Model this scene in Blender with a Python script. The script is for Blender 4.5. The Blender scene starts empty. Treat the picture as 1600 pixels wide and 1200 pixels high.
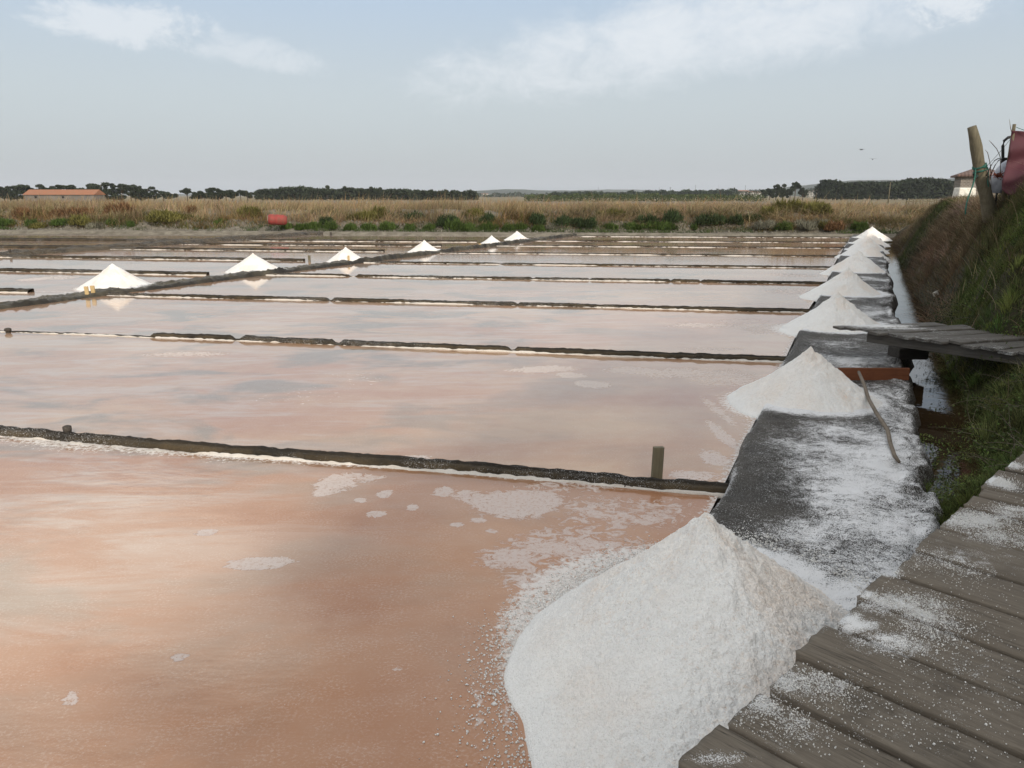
import bpy, math, random
import numpy as np
from mathutils import Vector, Matrix
random.seed(7); RNG = np.random.default_rng(7)
SC = bpy.context.scene
COL = SC.collection
R = math.radians

# ------------------------------------------------------------------ camera
CAM_H = 2.3; FPX = 1180.0; PITCH = math.atan(295.0/FPX)
cam = bpy.data.cameras.new('camera'); camo = bpy.data.objects.new('camera', cam); COL.objects.link(camo)
camo.location = (0, 0, CAM_H); camo.rotation_euler = (math.pi/2-PITCH, 0, 0)
cam.sensor_width = 36; cam.lens = FPX/1600*36; cam.clip_start = .05; cam.clip_end = 40000
SC.camera = camo
SC.view_settings.view_transform = 'Standard'; SC.view_settings.look = 'None'
SC.view_settings.gamma = 1; SC.view_settings.exposure = 0.12
SC.render.resolution_x = 1024; SC.render.resolution_y = 768
SC.cycles.volume_bounces = 0; SC.cycles.max_bounces = 6; SC.cycles.transparent_max_bounces = 8

# ------------------------------------------------------------------ node helper
class NT:
    def __init__(s, nt): s.nt = nt; s.n = nt.nodes; s.l = nt.links
    def add(s, t, **kw):
        n = s.n.new(t)
        for k, v in kw.items():
            if k.startswith('i_'):
                key = k[2:]; key = int(key) if key.isdigit() else key.replace('_', ' ')
                s.put(n.inputs[key], v)
            else: setattr(n, k, v)
        return n
    def put(s, inp, v):
        if isinstance(v, bpy.types.NodeSocket): s.l.new(v, inp)
        elif isinstance(v, (tuple, list)) and inp.type == 'RGBA' and len(v) == 3: inp.default_value = (*v, 1)
        else: inp.default_value = v
    def math(s, op, a, b=0., c=None, clamp=False):
        n = s.add('ShaderNodeMath', operation=op, use_clamp=clamp); s.put(n.inputs[0], a); s.put(n.inputs[1], b)
        if c is not None: s.put(n.inputs[2], c)
        return n.outputs[0]
    def vmath(s, op, a, b=None, out=0):
        n = s.add('ShaderNodeVectorMath', operation=op); s.put(n.inputs[0], a)
        if b is not None: s.put(n.inputs[1], b)
        return n.outputs[out]
    def mix(s, f, a, b):
        n = s.add('ShaderNodeMix', data_type='RGBA'); s.put(n.inputs[0], f); s.put(n.inputs[6], a); s.put(n.inputs[7], b)
        return n.outputs[2]
    def rng(s, v, a, b, c=0., d=1., smooth=False):
        n = s.add('ShaderNodeMapRange', interpolation_type='SMOOTHSTEP' if smooth else 'LINEAR')
        for i, q in enumerate((v, a, b, c, d)): s.put(n.inputs[i], q)
        return n.outputs[0]
    def noise(s, vec, scale, detail=4., rough=.55, dist=0., col=False):
        n = s.add('ShaderNodeTexNoise'); s.put(n.inputs['Vector'], vec); n.inputs['Scale'].default_value = scale
        n.inputs['Detail'].default_value = detail; n.inputs['Roughness'].default_value = rough; n.inputs['Distortion'].default_value = dist
        return n.outputs[1 if col else 0]
    def voro(s, vec, scale, feat='F1'):
        n = s.add('ShaderNodeTexVoronoi', feature=feat); s.put(n.inputs['Vector'], vec); n.inputs['Scale'].default_value = scale
        return n
    def scale(s, vec, sc, rot=(0, 0, 0)):
        n = s.add('ShaderNodeMapping'); s.put(n.inputs[0], vec); n.inputs['Scale'].default_value = sc; n.inputs['Rotation'].default_value = rot
        return n.outputs[0]
    def bump(s, h, strength, dist=.01, nrm=None):
        n = s.add('ShaderNodeBump'); s.put(n.inputs['Height'], h); n.inputs['Strength'].default_value = strength; n.inputs['Distance'].default_value = dist
        if nrm is not None: s.put(n.inputs['Normal'], nrm)
        return n.outputs[0]
    def attr(s, name, out='Fac'):
        n = s.add('ShaderNodeAttribute', attribute_name=name); return n.outputs[out]

def new_mat(name):
    m = bpy.data.materials.new(name); m.use_nodes = True; t = NT(m.node_tree); t.n.clear()
    out = t.add('ShaderNodeOutputMaterial'); b = t.add('ShaderNodeBsdfPrincipled'); t.l.new(b.outputs[0], out.inputs[0])
    return m, t, b

# ------------------------------------------------------------------ sky and sun
SUN_AZ = 157.; SUN_EL = 23.          # azimuth clockwise from the view direction (+Y)
SDIR = Vector((math.sin(R(SUN_AZ))*math.cos(R(SUN_EL)), math.cos(R(SUN_AZ))*math.cos(R(SUN_EL)), math.sin(R(SUN_EL))))
world = bpy.data.worlds.new('World'); SC.world = world; world.use_nodes = True
w = NT(world.node_tree); w.n.clear()
wo = w.add('ShaderNodeOutputWorld'); bg = w.add('ShaderNodeBackground'); w.l.new(bg.outputs[0], wo.inputs[0])
bg.inputs[1].default_value = .1
sky = w.add('ShaderNodeTexSky', sky_type='NISHITA', sun_disc=False, sun_elevation=R(SUN_EL), sun_rotation=R(SUN_AZ), dust_density=2.5, air_density=1., altitude=5)
dirv = w.add('ShaderNodeTexCoord').outputs['Generated']
sep = w.add('ShaderNodeSeparateXYZ', i_0=dirv); dz = sep.outputs[2]
ez = w.math('MAXIMUM', dz, 0.)
hz_low = (5.0, 5.4, 5.68); hz_mid = (5.6, 6.2, 6.55); blue = (4.6, 5.95, 7.7)
c1 = w.mix(w.rng(ez, .0, .13, smooth=True), hz_low, hz_mid)
c2 = w.mix(w.rng(ez, .10, .30, smooth=True), c1, blue)
c3 = w.mix(.86, sky.outputs[0], c2)
# clouds: direction flattened onto a far layer
den = w.math('ADD', ez, .16)
inv = w.math('DIVIDE', 1., den)
flat = w.vmath('MULTIPLY', dirv, w.add('ShaderNodeCombineXYZ', i_0=inv, i_1=inv, i_2=inv).outputs[0])
n1 = w.noise(w.scale(flat, (1., 2.0, 1.), (0, 0, R(-18))), 1.5, 7, .58, .35)
n2 = w.noise(w.scale(dirv, (1., 1., 1.7)), 19, 9, .66, .35)
def blob(u, v, ru, rv, tilt=0.):
    """cloud or added glow patch centred on the direction seen at photo position u, v"""
    d = Vector(((u-800)/1216., 1., (305-v)/1216.)).normalized()
    rt = Vector((d.y, -d.x, 0)).normalized(); up = rt.cross(d)
    a = rt*math.cos(tilt)+up*math.sin(tilt); b = -rt*math.sin(tilt)+up*math.cos(tilt)
    x = w.math('DIVIDE', w.vmath('DOT_PRODUCT', w.vmath('SUBTRACT', dirv, tuple(d)), tuple(a), 1), ru)
    y = w.math('DIVIDE', w.vmath('DOT_PRODUCT', w.vmath('SUBTRACT', dirv, tuple(d)), tuple(b), 1), rv)
    q = w.math('ADD', w.math('MULTIPLY', x, x), w.math('MULTIPLY', y, y))
    return w.math('SUBTRACT', 1., q)
def puff(b, lo, hi, amt=4.2):
    v = w.math('ADD', b, w.math('MULTIPLY', w.math('SUBTRACT', n2, .5), amt))
    return w.rng(v, lo, hi, smooth=True)
p1 = w.math('MULTIPLY', puff(blob(238, 60, .095, .027, -.03), -.1, 1.0), .72)
p2 = w.math('MULTIPLY', puff(blob(425, 100, .10, .019, -.12), -.2, 1.3), .5)
p3 = w.math('MULTIPLY', puff(blob(1080, 72, .32, .05, .13), -.5, 1.4, 2.8), .85)
p4 = w.math('MULTIPLY', puff(blob(1435, 22, .06, .03, 0.), .0, .9), .8)
p5 = w.math('MULTIPLY', puff(blob(850, 103, .07, .012, .05), .1, 1.3), .45)
cl = w.math('MAXIMUM', w.math('MAXIMUM', p1, p2), w.math('MAXIMUM', w.math('MAXIMUM', p3, p5), p4))
n3 = w.noise(w.scale(flat, (.8, 3.2, 1.), (0, 0, R(-14))), 2.3, 8, .62, .8)
hi_cl = w.math('MULTIPLY', w.rng(w.math('ADD', w.math('MULTIPLY', n1, .5), w.math('MULTIPLY', n3, .5)), .42, .60, smooth=True), w.rng(ez, .215, .30, 0., .95, smooth=True))
cl = w.math('MAXIMUM', cl, hi_cl)
ccol = w.mix(w.rng(ez, .20, .40), (7.6, 8.0, 8.4), (10.8, 10.1, 8.9))
dark = w.mix(w.rng(ez, .21, .33, smooth=True), c3, (3.7, 4.7, 6.0))
c4 = w.mix(cl, dark, ccol)
added_glow = w.rng(w.math('ADD', blob(40, -450, .34, .20, .1), w.math('MULTIPLY', w.math('SUBTRACT', n3, .5), 2.4)), .15, 1.1, smooth=True)  # bright sky patch added out of view to put sheen on the left water
c4 = w.mix(added_glow, c4, (23., 21.5, 19.))
glow = w.math('POWER', w.math('MAXIMUM', w.vmath('DOT_PRODUCT', dirv, tuple(SDIR), 1), 0.), 3.5)
gcol = w.add('ShaderNodeVectorMath', operation='SCALE'); gcol.inputs[0].default_value = (12.5, 11., 9.); w.put(gcol.inputs['Scale'], glow)
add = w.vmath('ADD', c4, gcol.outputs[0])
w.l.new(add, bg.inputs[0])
sl = bpy.data.lights.new('sun', 'SUN'); sl.energy = 2.7; sl.angle = R(2.); sl.color = (1., .90, .76)
so = bpy.data.objects.new('sun', sl); COL.objects.link(so); so.rotation_euler = SDIR.to_track_quat('Z', 'Y').to_euler()

# ------------------------------------------------------------------ geometry helpers
def un(u, v, z=0.):
    """photo pixel -> ground point at height z"""
    a = u-800.; b = 600.-v
    Y = FPX*math.cos(PITCH)+b*math.sin(PITCH); Z = -FPX*math.sin(PITCH)+b*math.cos(PITCH)
    t = (z-CAM_H)/Z
    return (a*t, Y*t)
def at(u, v, Y):
    """photo pixel -> point at forward distance Y"""
    a = u-800.; b = 600.-v
    yy = FPX*math.cos(PITCH)+b*math.sin(PITCH); Z = -FPX*math.sin(PITCH)+b*math.cos(PITCH)
    t = Y/yy
    return (a*t, Y, CAM_H+Z*t)
def _h(ix, iy, iz, seed):
    h = (ix*374761393+iy*668265263+iz*2147483647+seed*974634777) & 0xffffffff
    h = ((h ^ (h >> 13))*1274126177) & 0xffffffff
    return ((h ^ (h >> 16)) & 0xffff)/65535.
def vnoise(x, y, z=0., seed=0):
    x, y, z = np.broadcast_arrays(np.asarray(x, float), np.asarray(y, float), np.asarray(z, float))
    ix = np.floor(x).astype(np.int64); iy = np.floor(y).astype(np.int64); iz = np.floor(z).astype(np.int64)
    fx = x-ix; fy = y-iy; fz = z-iz
    fx = fx*fx*(3-2*fx); fy = fy*fy*(3-2*fy); fz = fz*fz*(3-2*fz)
    r = 0
    for dx in (0, 1):
        for dy in (0, 1):
            for dzz in (0, 1):
                wgt = (fx if dx else 1-fx)*(fy if dy else 1-fy)*(fz if dzz else 1-fz)
                r = r+wgt*_h(ix+dx, iy+dy, iz+dzz, seed)
    return r*2-1
def fbm(x, y, z=0., oct=4, seed=0, gain=.5):
    a = 1; s = 0; t = 0
    for o in range(oct):
        s = s+a*vnoise(np.asarray(x)*2**o, np.asarray(y)*2**o, np.asarray(z)*2**o, seed+o*17); t += a; a *= gain
    return s/t
def sstep(x, a, b):
    t = np.clip((np.asarray(x, float)-a)/(b-a), 0, 1); return t*t*(3-2*t)

def link(name, me, mat, parent=None, smooth=True):
    o = bpy.data.objects.new(name, me); COL.objects.link(o)
    if mat: me.materials.append(mat)
    if smooth: me.polygons.foreach_set('use_smooth', [True]*len(me.polygons))
    if parent: o.parent = parent
    return o
def mesh_np(name, V, F, mat, parent=None, smooth=True, attrs=None, col=None):
    """V (n,3); F (m,k) int array of equal-size faces"""
    V = np.asarray(V, dtype=np.float32); F = np.asarray(F, dtype=np.int32)
    me = bpy.data.meshes.new(name); k = F.shape[1]
    me.vertices.add(len(V)); me.vertices.foreach_set('co', V.ravel())
    me.loops.add(F.size); me.loops.foreach_set('vertex_index', F.ravel())
    me.polygons.add(len(F)); me.polygons.foreach_set('loop_start', np.arange(0, F.size, k, dtype=np.int32))
    me.update(calc_edges=True)
    for an, av in (attrs or {}).items():
        a = me.attributes.new(an, 'FLOAT', 'POINT'); a.data.foreach_set('value', np.asarray(av, dtype=np.float32))
    if col is not None:
        a = me.color_attributes.new('Col', 'FLOAT_COLOR', 'POINT')
        c = np.ones((len(V), 4), dtype=np.float32); c[:, :3] = col; a.data.foreach_set('color', c.ravel())
    return link(name, me, mat, parent, smooth)
def grid_faces(nu, nv, wrap=False):
    i = np.arange(nu-1)[:, None]; m = nv if wrap else nv-1; j = np.arange(m)[None, :]
    a = i*nv+j; b = i*nv+(j+1) % nv
    return np.stack([a, a+nv, b+nv, b], -1).reshape(-1, 4)
class MB:
    """collects shapes into one mesh"""
    def __init__(s): s.v = []; s.f = []
    def poly(s, vs, fs):
        o = len(s.v); s.v += [tuple(q) for q in vs]; s.f += [tuple(o+i for i in f) for f in fs]; return s
    def box(s, c, d, rot=None, taper=1.):
        x, y, z = [q/2 for q in d]
        P = [Vector(q) for q in ((-x, -y, -z), (x, -y, -z), (x, y, -z), (-x, y, -z), (-x*taper, -y*taper, z), (x*taper, -y*taper, z), (x*taper, y*taper, z), (-x*taper, y*taper, z))]
        if rot is not None: P = [rot @ q for q in P]
        return s.poly([q+Vector(c) for q in P], [(0, 3, 2, 1), (4, 5, 6, 7), (0, 1, 5, 4), (1, 2, 6, 5), (2, 3, 7, 6), (3, 0, 4, 7)])
    def tube(s, pts, rad, n=8, cap=True):
        pts = [Vector(p) for p in pts]; rings = []
        for i, p in enumerate(pts):
            t = (pts[min(i+1, len(pts)-1)]-pts[max(i-1, 0)]).normalized()
            u = t.cross(Vector((0, 0, 1)) if abs(t.z) < .9 else Vector((1, 0, 0))).normalized(); v = t.cross(u)
            r = rad[i] if isinstance(rad, (list, tuple)) else rad
            rings.append([p+(u*math.cos(6.28318*k/n)+v*math.sin(6.28318*k/n))*r for k in range(n)])
        fs = [(i*n+k, i*n+(k+1) % n, (i+1)*n+(k+1) % n, (i+1)*n+k) for i in range(len(pts)-1) for k in range(n)]
        if cap: fs += [tuple(range(n-1, -1, -1)), tuple((len(pts)-1)*n+k for k in range(n))]
        return s.poly([q for r_ in rings for q in r_], fs)
    def build(s, name, mat, parent=None, smooth=False, bevel=0.):
        me = bpy.data.meshes.new(name); me.from_pydata(s.v, [], s.f); me.update()
        o = link(name, me, mat, parent, smooth)
        if bevel: m = o.modifiers.new('bevel', 'BEVEL'); m.width = bevel; m.segments = 2
        return o
def tag(o, label=None, cat=None, group=None, kind=None):
    if label: o['label'] = label
    if cat: o['category'] = cat
    if group: o['group'] = group
    if kind: o['kind'] = kind
    return o
def empty(name, loc=(0, 0, 0), rz=0.):
    o = bpy.data.objects.new(name, None); COL.objects.link(o); o.location = loc; o.rotation_euler = (0, 0, rz); o.empty_display_size = .1; return o
def copy_tree(o, parent=None):
    c = o.copy(); COL.objects.link(c)
    if parent: c.parent = parent
    for k in 'label', 'group', 'kind':
        pass
    for ch in [x for x in bpy.data.objects if x.parent == o]: copy_tree(ch, c)
    return c
ORD = ['first', 'second', 'third', 'fourth', 'fifth', 'sixth', 'seventh', 'eighth', 'ninth', 'tenth', 'eleventh', 'twelfth', 'thirteenth', 'fourteenth', 'fifteenth', 'sixteenth', 'seventeenth', 'eighteenth', 'nineteenth', 'twentieth']+['twenty-'+q for q in ('first', 'second', 'third', 'fourth', 'fifth', 'sixth', 'seventh', 'eighth', 'ninth')]+['thirtieth']+['thirty-'+q for q in ('first', 'second', 'third', 'fourth', 'fifth', 'sixth')]

# ------------------------------------------------------------------ materials
def tc(t, kind='Object'): return t.add('ShaderNodeTexCoord').outputs[kind]
def geo(t): return t.add('ShaderNodeNewGeometry').outputs['Position']

def m_salt(name, a=(.83, .82, .80), b=(.79, .665, .56), fine=True):
    m, t, p = new_mat(name); P = geo(t)
    big = t.noise(P, 1.9, 3, .5, .3); mid = t.noise(P, 30., 3, .6); vv = t.voro(P, 135.); gr = t.math('SUBTRACT', 1., vv.outputs['Distance']); cellv = t.add('ShaderNodeSeparateXYZ', i_0=vv.outputs['Color']).outputs[0]
    f = t.math('ADD', t.rng(big, .42, .64, 0., .55, True), t.rng(mid, .5, .72, 0., .5, True))
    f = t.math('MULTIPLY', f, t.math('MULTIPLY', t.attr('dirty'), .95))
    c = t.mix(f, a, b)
    c = t.mix(t.rng(cellv, .0, .35, .32, 0.), c, (.50, .47, .44))
    rust = t.math('MULTIPLY', t.rng(t.noise(P, 90., 2, .5), .64, .74, 0., .55, True), t.attr('dirty'))
    c = t.mix(rust, c, (.60, .38, .26))
    t.put(p.inputs['Base Color'], c); p.inputs['Roughness'].default_value = .55; p.inputs['Specular IOR Level'].default_value = .35
    h = t.math('ADD', t.math('MULTIPLY', gr, .8), t.noise(P, 60., 3, .6))
    t.put(p.inputs['Normal'], t.bump(h, .6, .010))
    p.inputs['Subsurface Weight'].default_value = 0.
    return m
M_SALT = m_salt('salt', fine=False)
M_CRUST = m_salt('salt crust', (.66, .62, .57), (.50, .42, .33))
def m_water(name, a, b, rough=.045, scale=1., speck=.5, rip=1., film_refl_amt=.62):
    m, t, p = new_mat(name); P = geo(t)
    st = t.scale(P, (.35, 1., 1.), (0, 0, R(12)))
    n = t.noise(st, .55*scale, 5, .6, .6); n2 = t.noise(P, 3.2, 5, .65, .4)
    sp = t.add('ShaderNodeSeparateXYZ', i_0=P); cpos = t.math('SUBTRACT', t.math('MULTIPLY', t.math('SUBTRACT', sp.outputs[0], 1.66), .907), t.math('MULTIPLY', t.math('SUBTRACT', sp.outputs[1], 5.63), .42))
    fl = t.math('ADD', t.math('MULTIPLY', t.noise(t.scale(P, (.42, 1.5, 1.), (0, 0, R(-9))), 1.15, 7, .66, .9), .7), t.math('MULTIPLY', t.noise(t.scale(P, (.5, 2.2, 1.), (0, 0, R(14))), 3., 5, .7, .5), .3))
    film_refl = t.math('MULTIPLY', t.rng(fl, .44, .62, 0., film_refl_amt, True), t.rng(cpos, -1.2, -5., .12, 1., True))  # pale streaks: salt film plus cloud reflections painted into the water colour
    c = t.mix(t.rng(t.math('ADD', t.math('MULTIPLY', n, .75), t.math('MULTIPLY', n2, .25)), .36, .66, smooth=True), a, b)
    c = t.mix(film_refl, c, (.50, .455, .415)); gz = t.rng(t.noise(t.scale(P, (.6, 1., 1.)), .9, 4, .6, .4), .48, .64, 0., .8, True); c = t.mix(t.math('MULTIPLY', gz, t.rng(cpos, -1., -5., .25, 1., True)), c, (.25, .21, .165))
    # fine salt crystals on and just under the surface
    cr = t.noise(t.scale(P, (1., 1.3, 1.)), 55., 4, .75); cr2 = t.noise(P, 5., 3, .6)
    c = t.mix(t.math('MULTIPLY', t.rng(cr, .46, .74, 0., speck, True), t.rng(cr2, .3, .65)), c, (.66, .56, .50))
    dots = t.rng(t.voro(P, 26.).outputs['Distance'], .03, .10, 1., 0., True)
    dsel = t.rng(t.noise(P, 7., 4, .7), .52, .62, smooth=True)
    dots = t.math('MULTIPLY', t.math('MULTIPLY', dots, dsel), .55)
    c = t.mix(dots, c, (.72, .68, .66))
    # shallow wet mud showing near the dikes
    edge = t.attr('shore'); c = t.mix(t.math('MULTIPLY', edge, .8), c, (.20, .10, .045))
    # foam rafts: attribute gives where, noise gives the lace
    fd = t.attr('foam')
    lace = t.noise(t.scale(P, (1., 1.25, 1.), (0, 0, R(20))), 8.5, 9, .72, 1.3)
    fm = t.rng(t.math('ADD', t.math('MULTIPLY', fd, .62), t.math('MULTIPLY', t.math('SUBTRACT', lace, .5), 1.5)), .28, .44, smooth=True)
    holes = t.math('MULTIPLY', t.rng(t.voro(P, 48.).outputs['Distance'], .12, .26, .25, 1., True), t.rng(t.noise(P, 34., 4, .7), .38, .5, .35, 1.))
    fm = t.math('MULTIPLY', t.math('MULTIPLY', fm, holes), t.rng(fd, .02, .12))
    c = t.mix(t.math('MULTIPLY', fm, .8), c, (.60, .53, .50))
    # bright crust / sediment attribute
    cru = t.attr('crust'); cm = t.rng(t.math('ADD', t.math('MULTIPLY', cru, .6), t.math('MULTIPLY', t.math('SUBTRACT', t.noise(P, 22., 5, .7), .5), 1.4)), .32, .6, smooth=True)
    cm = t.math('MULTIPLY', cm, t.rng(cru, .02, .15))
    c = t.mix(cm, c, (.66, .62, .59))
    t.put(p.inputs['Base Color'], c); p.inputs['IOR'].default_value = 1.53
    solid = t.math('MAXIMUM', fm, cm)
    t.put(p.inputs['Roughness'], t.math('ADD', t.math('MULTIPLY', solid, .5), t.rng(n2, .35, .65, rough, rough*2.2)))
    w1 = t.noise(t.scale(P, (1., 2.2, 1.), (0, 0, R(8))), 5., 3, .55); w2 = t.noise(P, 70., 3, .7)
    h = t.math('ADD', t.math('MULTIPLY', w1, .0022*rip), t.math('ADD', t.math('MULTIPLY', w2, .00012), t.math('MULTIPLY', solid, .0007)))
    n_ = t.add('ShaderNodeBump', i_Strength=1., i_Distance=1.); t.put(n_.inputs['Height'], h)
    t.put(p.inputs['Normal'], n_.outputs[0])
    return m
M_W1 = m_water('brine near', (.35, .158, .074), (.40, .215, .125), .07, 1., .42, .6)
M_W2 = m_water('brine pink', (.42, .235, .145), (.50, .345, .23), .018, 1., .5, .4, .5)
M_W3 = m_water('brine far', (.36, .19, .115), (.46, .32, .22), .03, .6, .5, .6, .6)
M_W4 = m_water('brine brown', (.22, .13, .075), (.40, .27, .20), .03, .8, .4)
def m_mud(name, a, b, salt=True, wet=.6, sc=1.):
    m, t, p = new_mat(name); P = geo(t)
    n = t.noise(P, 2.2*sc, 6, .65, .3); c = t.mix(t.rng(n, .35, .65), a, b)
    gr = t.noise(P, 75*sc, 3, .7); c = t.mix(t.rng(gr, .45, .7, 0., .5), c, tuple(q*.45 for q in a))
    c = t.mix(t.math('MULTIPLY', t.attr('top'), .85), c, (.018, .015, .012))
    rough = wet
    h = t.math('ADD', t.math('MULTIPLY', t.noise(P, 24*sc, 5, .65), 1.), t.math('MULTIPLY', gr, .4))
    if salt:
        sd = t.attr('salt'); s1 = t.noise(t.scale(P, (1., 1.3, 1.), (0, 0, R(25))), 12., 8, .8, .4); s2 = t.noise(P, 120., 3, .8)
        v = t.math('ADD', t.math('MULTIPLY', sd, .8), t.math('ADD', t.math('MULTIPLY', t.math('SUBTRACT', s1, .5), 1.8), t.math('MULTIPLY', t.math('SUBTRACT', s2, .5), 2.6)))
        sm = t.math('MULTIPLY', t.rng(v, .38, .66, smooth=True), t.rng(sd, .0, .1))
        speck = t.math('MULTIPLY', t.rng(t.noise(P, 120., 2, .6), .60, .67, smooth=True), t.rng(sd, .04, .08, 0., .8))
        sm = t.math('MAXIMUM', sm, speck)
        c = t.mix(sm, c, (.74, .74, .75)); h = t.math('ADD', h, t.math('MULTIPLY', sm, .8))
        t.put(p.inputs['Roughness'], t.math('ADD', t.math('MULTIPLY', sm, .1), wet))
    else: p.inputs['Roughness'].default_value = wet
    t.put(p.inputs['Base Color'], c)
    t.put(p.inputs['Normal'], t.bump(h, .6, .02)); p.inputs['Specular IOR Level'].default_value = .3
    return m
M_BERM = m_mud('berm mud', (.026, .022, .017), (.060, .050, .039))
M_DIKE = m_mud('dike mud', (.018, .014, .009), (.085, .062, .034), wet=.8)
M_MUD = m_mud('wet mud', (.10, .075, .05), (.17, .135, .095), False, .7)
M_GRND = m_mud('field', (.15, .125, .07), (.26, .21, .125), False, .95, .05)
M_LEVEE = m_mud('levee earth', (.12, .105, .082), (.25, .225, .18), False, .95, .9)
M_BANK = m_mud('bank earth', (.035, .032, .02), (.07, .06, .035), False, .95)
def m_wood(name, a, b, salt=False, gscale=1., axis=0):
    m, t, p = new_mat(name); P = tc(t); rnd = t.add('ShaderNodeObjectInfo').outputs['Random']
    off = t.add('ShaderNodeCombineXYZ', i_0=t.math('MULTIPLY', rnd, 37.), i_1=t.math('MULTIPLY', rnd, 11.), i_2=0.).outputs[0]
    Q = t.vmath('ADD', P, off); s = [9., 9., 9.]; s[axis] = .7
    n = t.noise(t.scale(Q, tuple(s)), 3.*gscale, 6, .7, .8); fine = t.noise(t.scale(Q, tuple(v*4 for v in s)), 4.*gscale, 3, .7)
    c = t.mix(t.rng(n, .3, .7), a, b); c = t.mix(t.rng(fine, .52, .75, 0., .5), c, tuple(v*.35 for v in a))
    cs_ = [26., 26., 26.]; cs_[axis] = .55; crk = t.noise(t.scale(Q, tuple(cs_)), 1.7, 3, .5, .6); cm_ = t.rng(t.math('ABSOLUTE', t.math('SUBTRACT', crk, .5)), .0, .022, 1., 0.); cm_ = t.math('MULTIPLY', cm_, t.rng(t.noise(Q, 2.3, 3), .48, .6)); c = t.mix(t.math('MULTIPLY', cm_, .75), c, tuple(v*.2 for v in a))
    blot = t.noise(Q, 4., 5, .6); c = t.mix(t.rng(blot, .5, .75, 0., .55, True), c, tuple(v*.5 for v in a))
    c = t.mix(t.math('MULTIPLY', rnd, .35), c, (b[0]*.75, b[1]*.7, b[2]*.66))
    h = t.math('SUBTRACT', t.math('ADD', n, t.math('MULTIPLY', fine, .6)), t.math('MULTIPLY', cm_, 1.5)); rough = .75
    if salt:
        G = geo(t); sd = t.attr('salt'); s1 = t.noise(G, 16., 6, .75, .6); s2 = t.noise(G, 230., 2, .7)
        v = t.math('ADD', t.math('MULTIPLY', sd, .85), t.math('ADD', t.math('MULTIPLY', t.math('SUBTRACT', s1, .5), 1.7), t.math('MULTIPLY', t.math('SUBTRACT', s2, .5), 1.9)))
        sm = t.math('MULTIPLY', t.rng(v, .40, .80, smooth=True), t.rng(sd, .03, .12))
        c = t.mix(sm, c, (.70, .70, .70)); h = t.math('ADD', h, t.math('MULTIPLY', sm, .6))
    t.put(p.inputs['Base Color'], c); p.inputs['Roughness'].default_value = rough; p.inputs['Specular IOR Level'].default_value = .25
    t.put(p.inputs['Normal'], t.bump(h, .45, .006)); return m
M_PLANK = m_wood('boardwalk wood', (.105, .087, .068), (.205, .176, .140), True, 1.6)
M_PLANK2 = m_wood('bridge wood', (.070, .064, .058), (.155, .145, .13), True)
M_WOODD = m_wood('dark timber', (.035, .030, .026), (.085, .075, .065))
M_WOODP = m_wood('pale post wood', (.10, .088, .058), (.185, .165, .115), False, 1., 2)
M_POSTY = m_wood('yellow post wood', (.42, .30, .14), (.58, .44, .24), False, 1., 2)
M_BROWN = m_wood('brown board', (.13, .045, .022), (.20, .075, .035))
M_STICK = m_wood('stick', (.13, .105, .08), (.24, .20, .16))
def m_plain(name, c, rough=.8, c2=None, scale=8., bump=.2, spec=.3):
    m, t, p = new_mat(name); P = tc(t); n = t.noise(P, scale, 5, .65)
    t.put(p.inputs['Base Color'], t.mix(t.rng(n, .35, .65), c, c2 or tuple(q*.7 for q in c)))
    p.inputs['Roughness'].default_value = rough; p.inputs['Specular IOR Level'].default_value = spec
    t.put(p.inputs['Normal'], t.bump(n, bump, .01)); return m
def m_leaf(name, rough=.75, trans=.25):
    m, t, p = new_mat(name); c = t.attr('Col', 'Color')
    t.put(p.inputs['Base Color'], c); p.inputs['Roughness'].default_value = rough; p.inputs['Specular IOR Level'].default_value = .15
    tr = t.add('ShaderNodeBsdfTranslucent'); t.put(tr.inputs[0], c); mx = t.add('ShaderNodeMixShader'); mx.inputs[0].default_value = trans
    t.l.new(p.outputs[0], mx.inputs[1]); t.l.new(tr.outputs[0], mx.inputs[2])
    t.l.new(mx.outputs[0], t.n['Material Output'].inputs[0]); return m
M_LEAF = m_leaf('leaves'); M_BLADE = m_leaf('blades', .8, .3)
M_TARP = m_plain('maroon tarpaulin', (.088, .028, .038), .7, (.072, .024, .032), 3., .3)
M_BLACK = m_plain('black frame', (.012, .012, .013), .5)
M_ROPE = m_plain('green rope', (.045, .16, .12), .85, (.02, .075, .06), 60.)
M_ROPED = m_plain('dark rope', (.035, .06, .055), .9, None, 60.)
M_BAG = m_plain('pale plastic', (.55, .58, .64), .4, (.38, .40, .46), 12., .5)
M_RED = m_plain('red plastic', (.30, .045, .042), .7, (.19, .06, .045), 4.)
M_WHITE = m_plain('white wash', (.72, .70, .64), .9, (.58, .56, .50))
M_DARK = m_plain('dark opening', (.015, .015, .015), .9)
def m_tiles(name, a, b, sc):
    m, t, p = new_mat(name); P = tc(t); n = t.noise(P, .8, 6, .7); wv = t.add('ShaderNodeTexWave', wave_type='BANDS', bands_direction='X'); t.put(wv.inputs[0], P); wv.inputs['Scale'].default_value = sc; wv.inputs['Distortion'].default_value = .4
    t.put(p.inputs['Base Color'], t.mix(t.rng(n, .3, .7), a, b)); p.inputs['Roughness'].default_value = .9
    t.put(p.inputs['Normal'], t.bump(wv.outputs[1], .6, .04)); return m
M_TILE = m_tiles('orange tiles', (.33, .125, .06), (.25, .13, .075), 1.2)
M_TILE2 = m_tiles('weathered tiles', (.17, .105, .085), (.115, .08, .07), 1.6)
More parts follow.
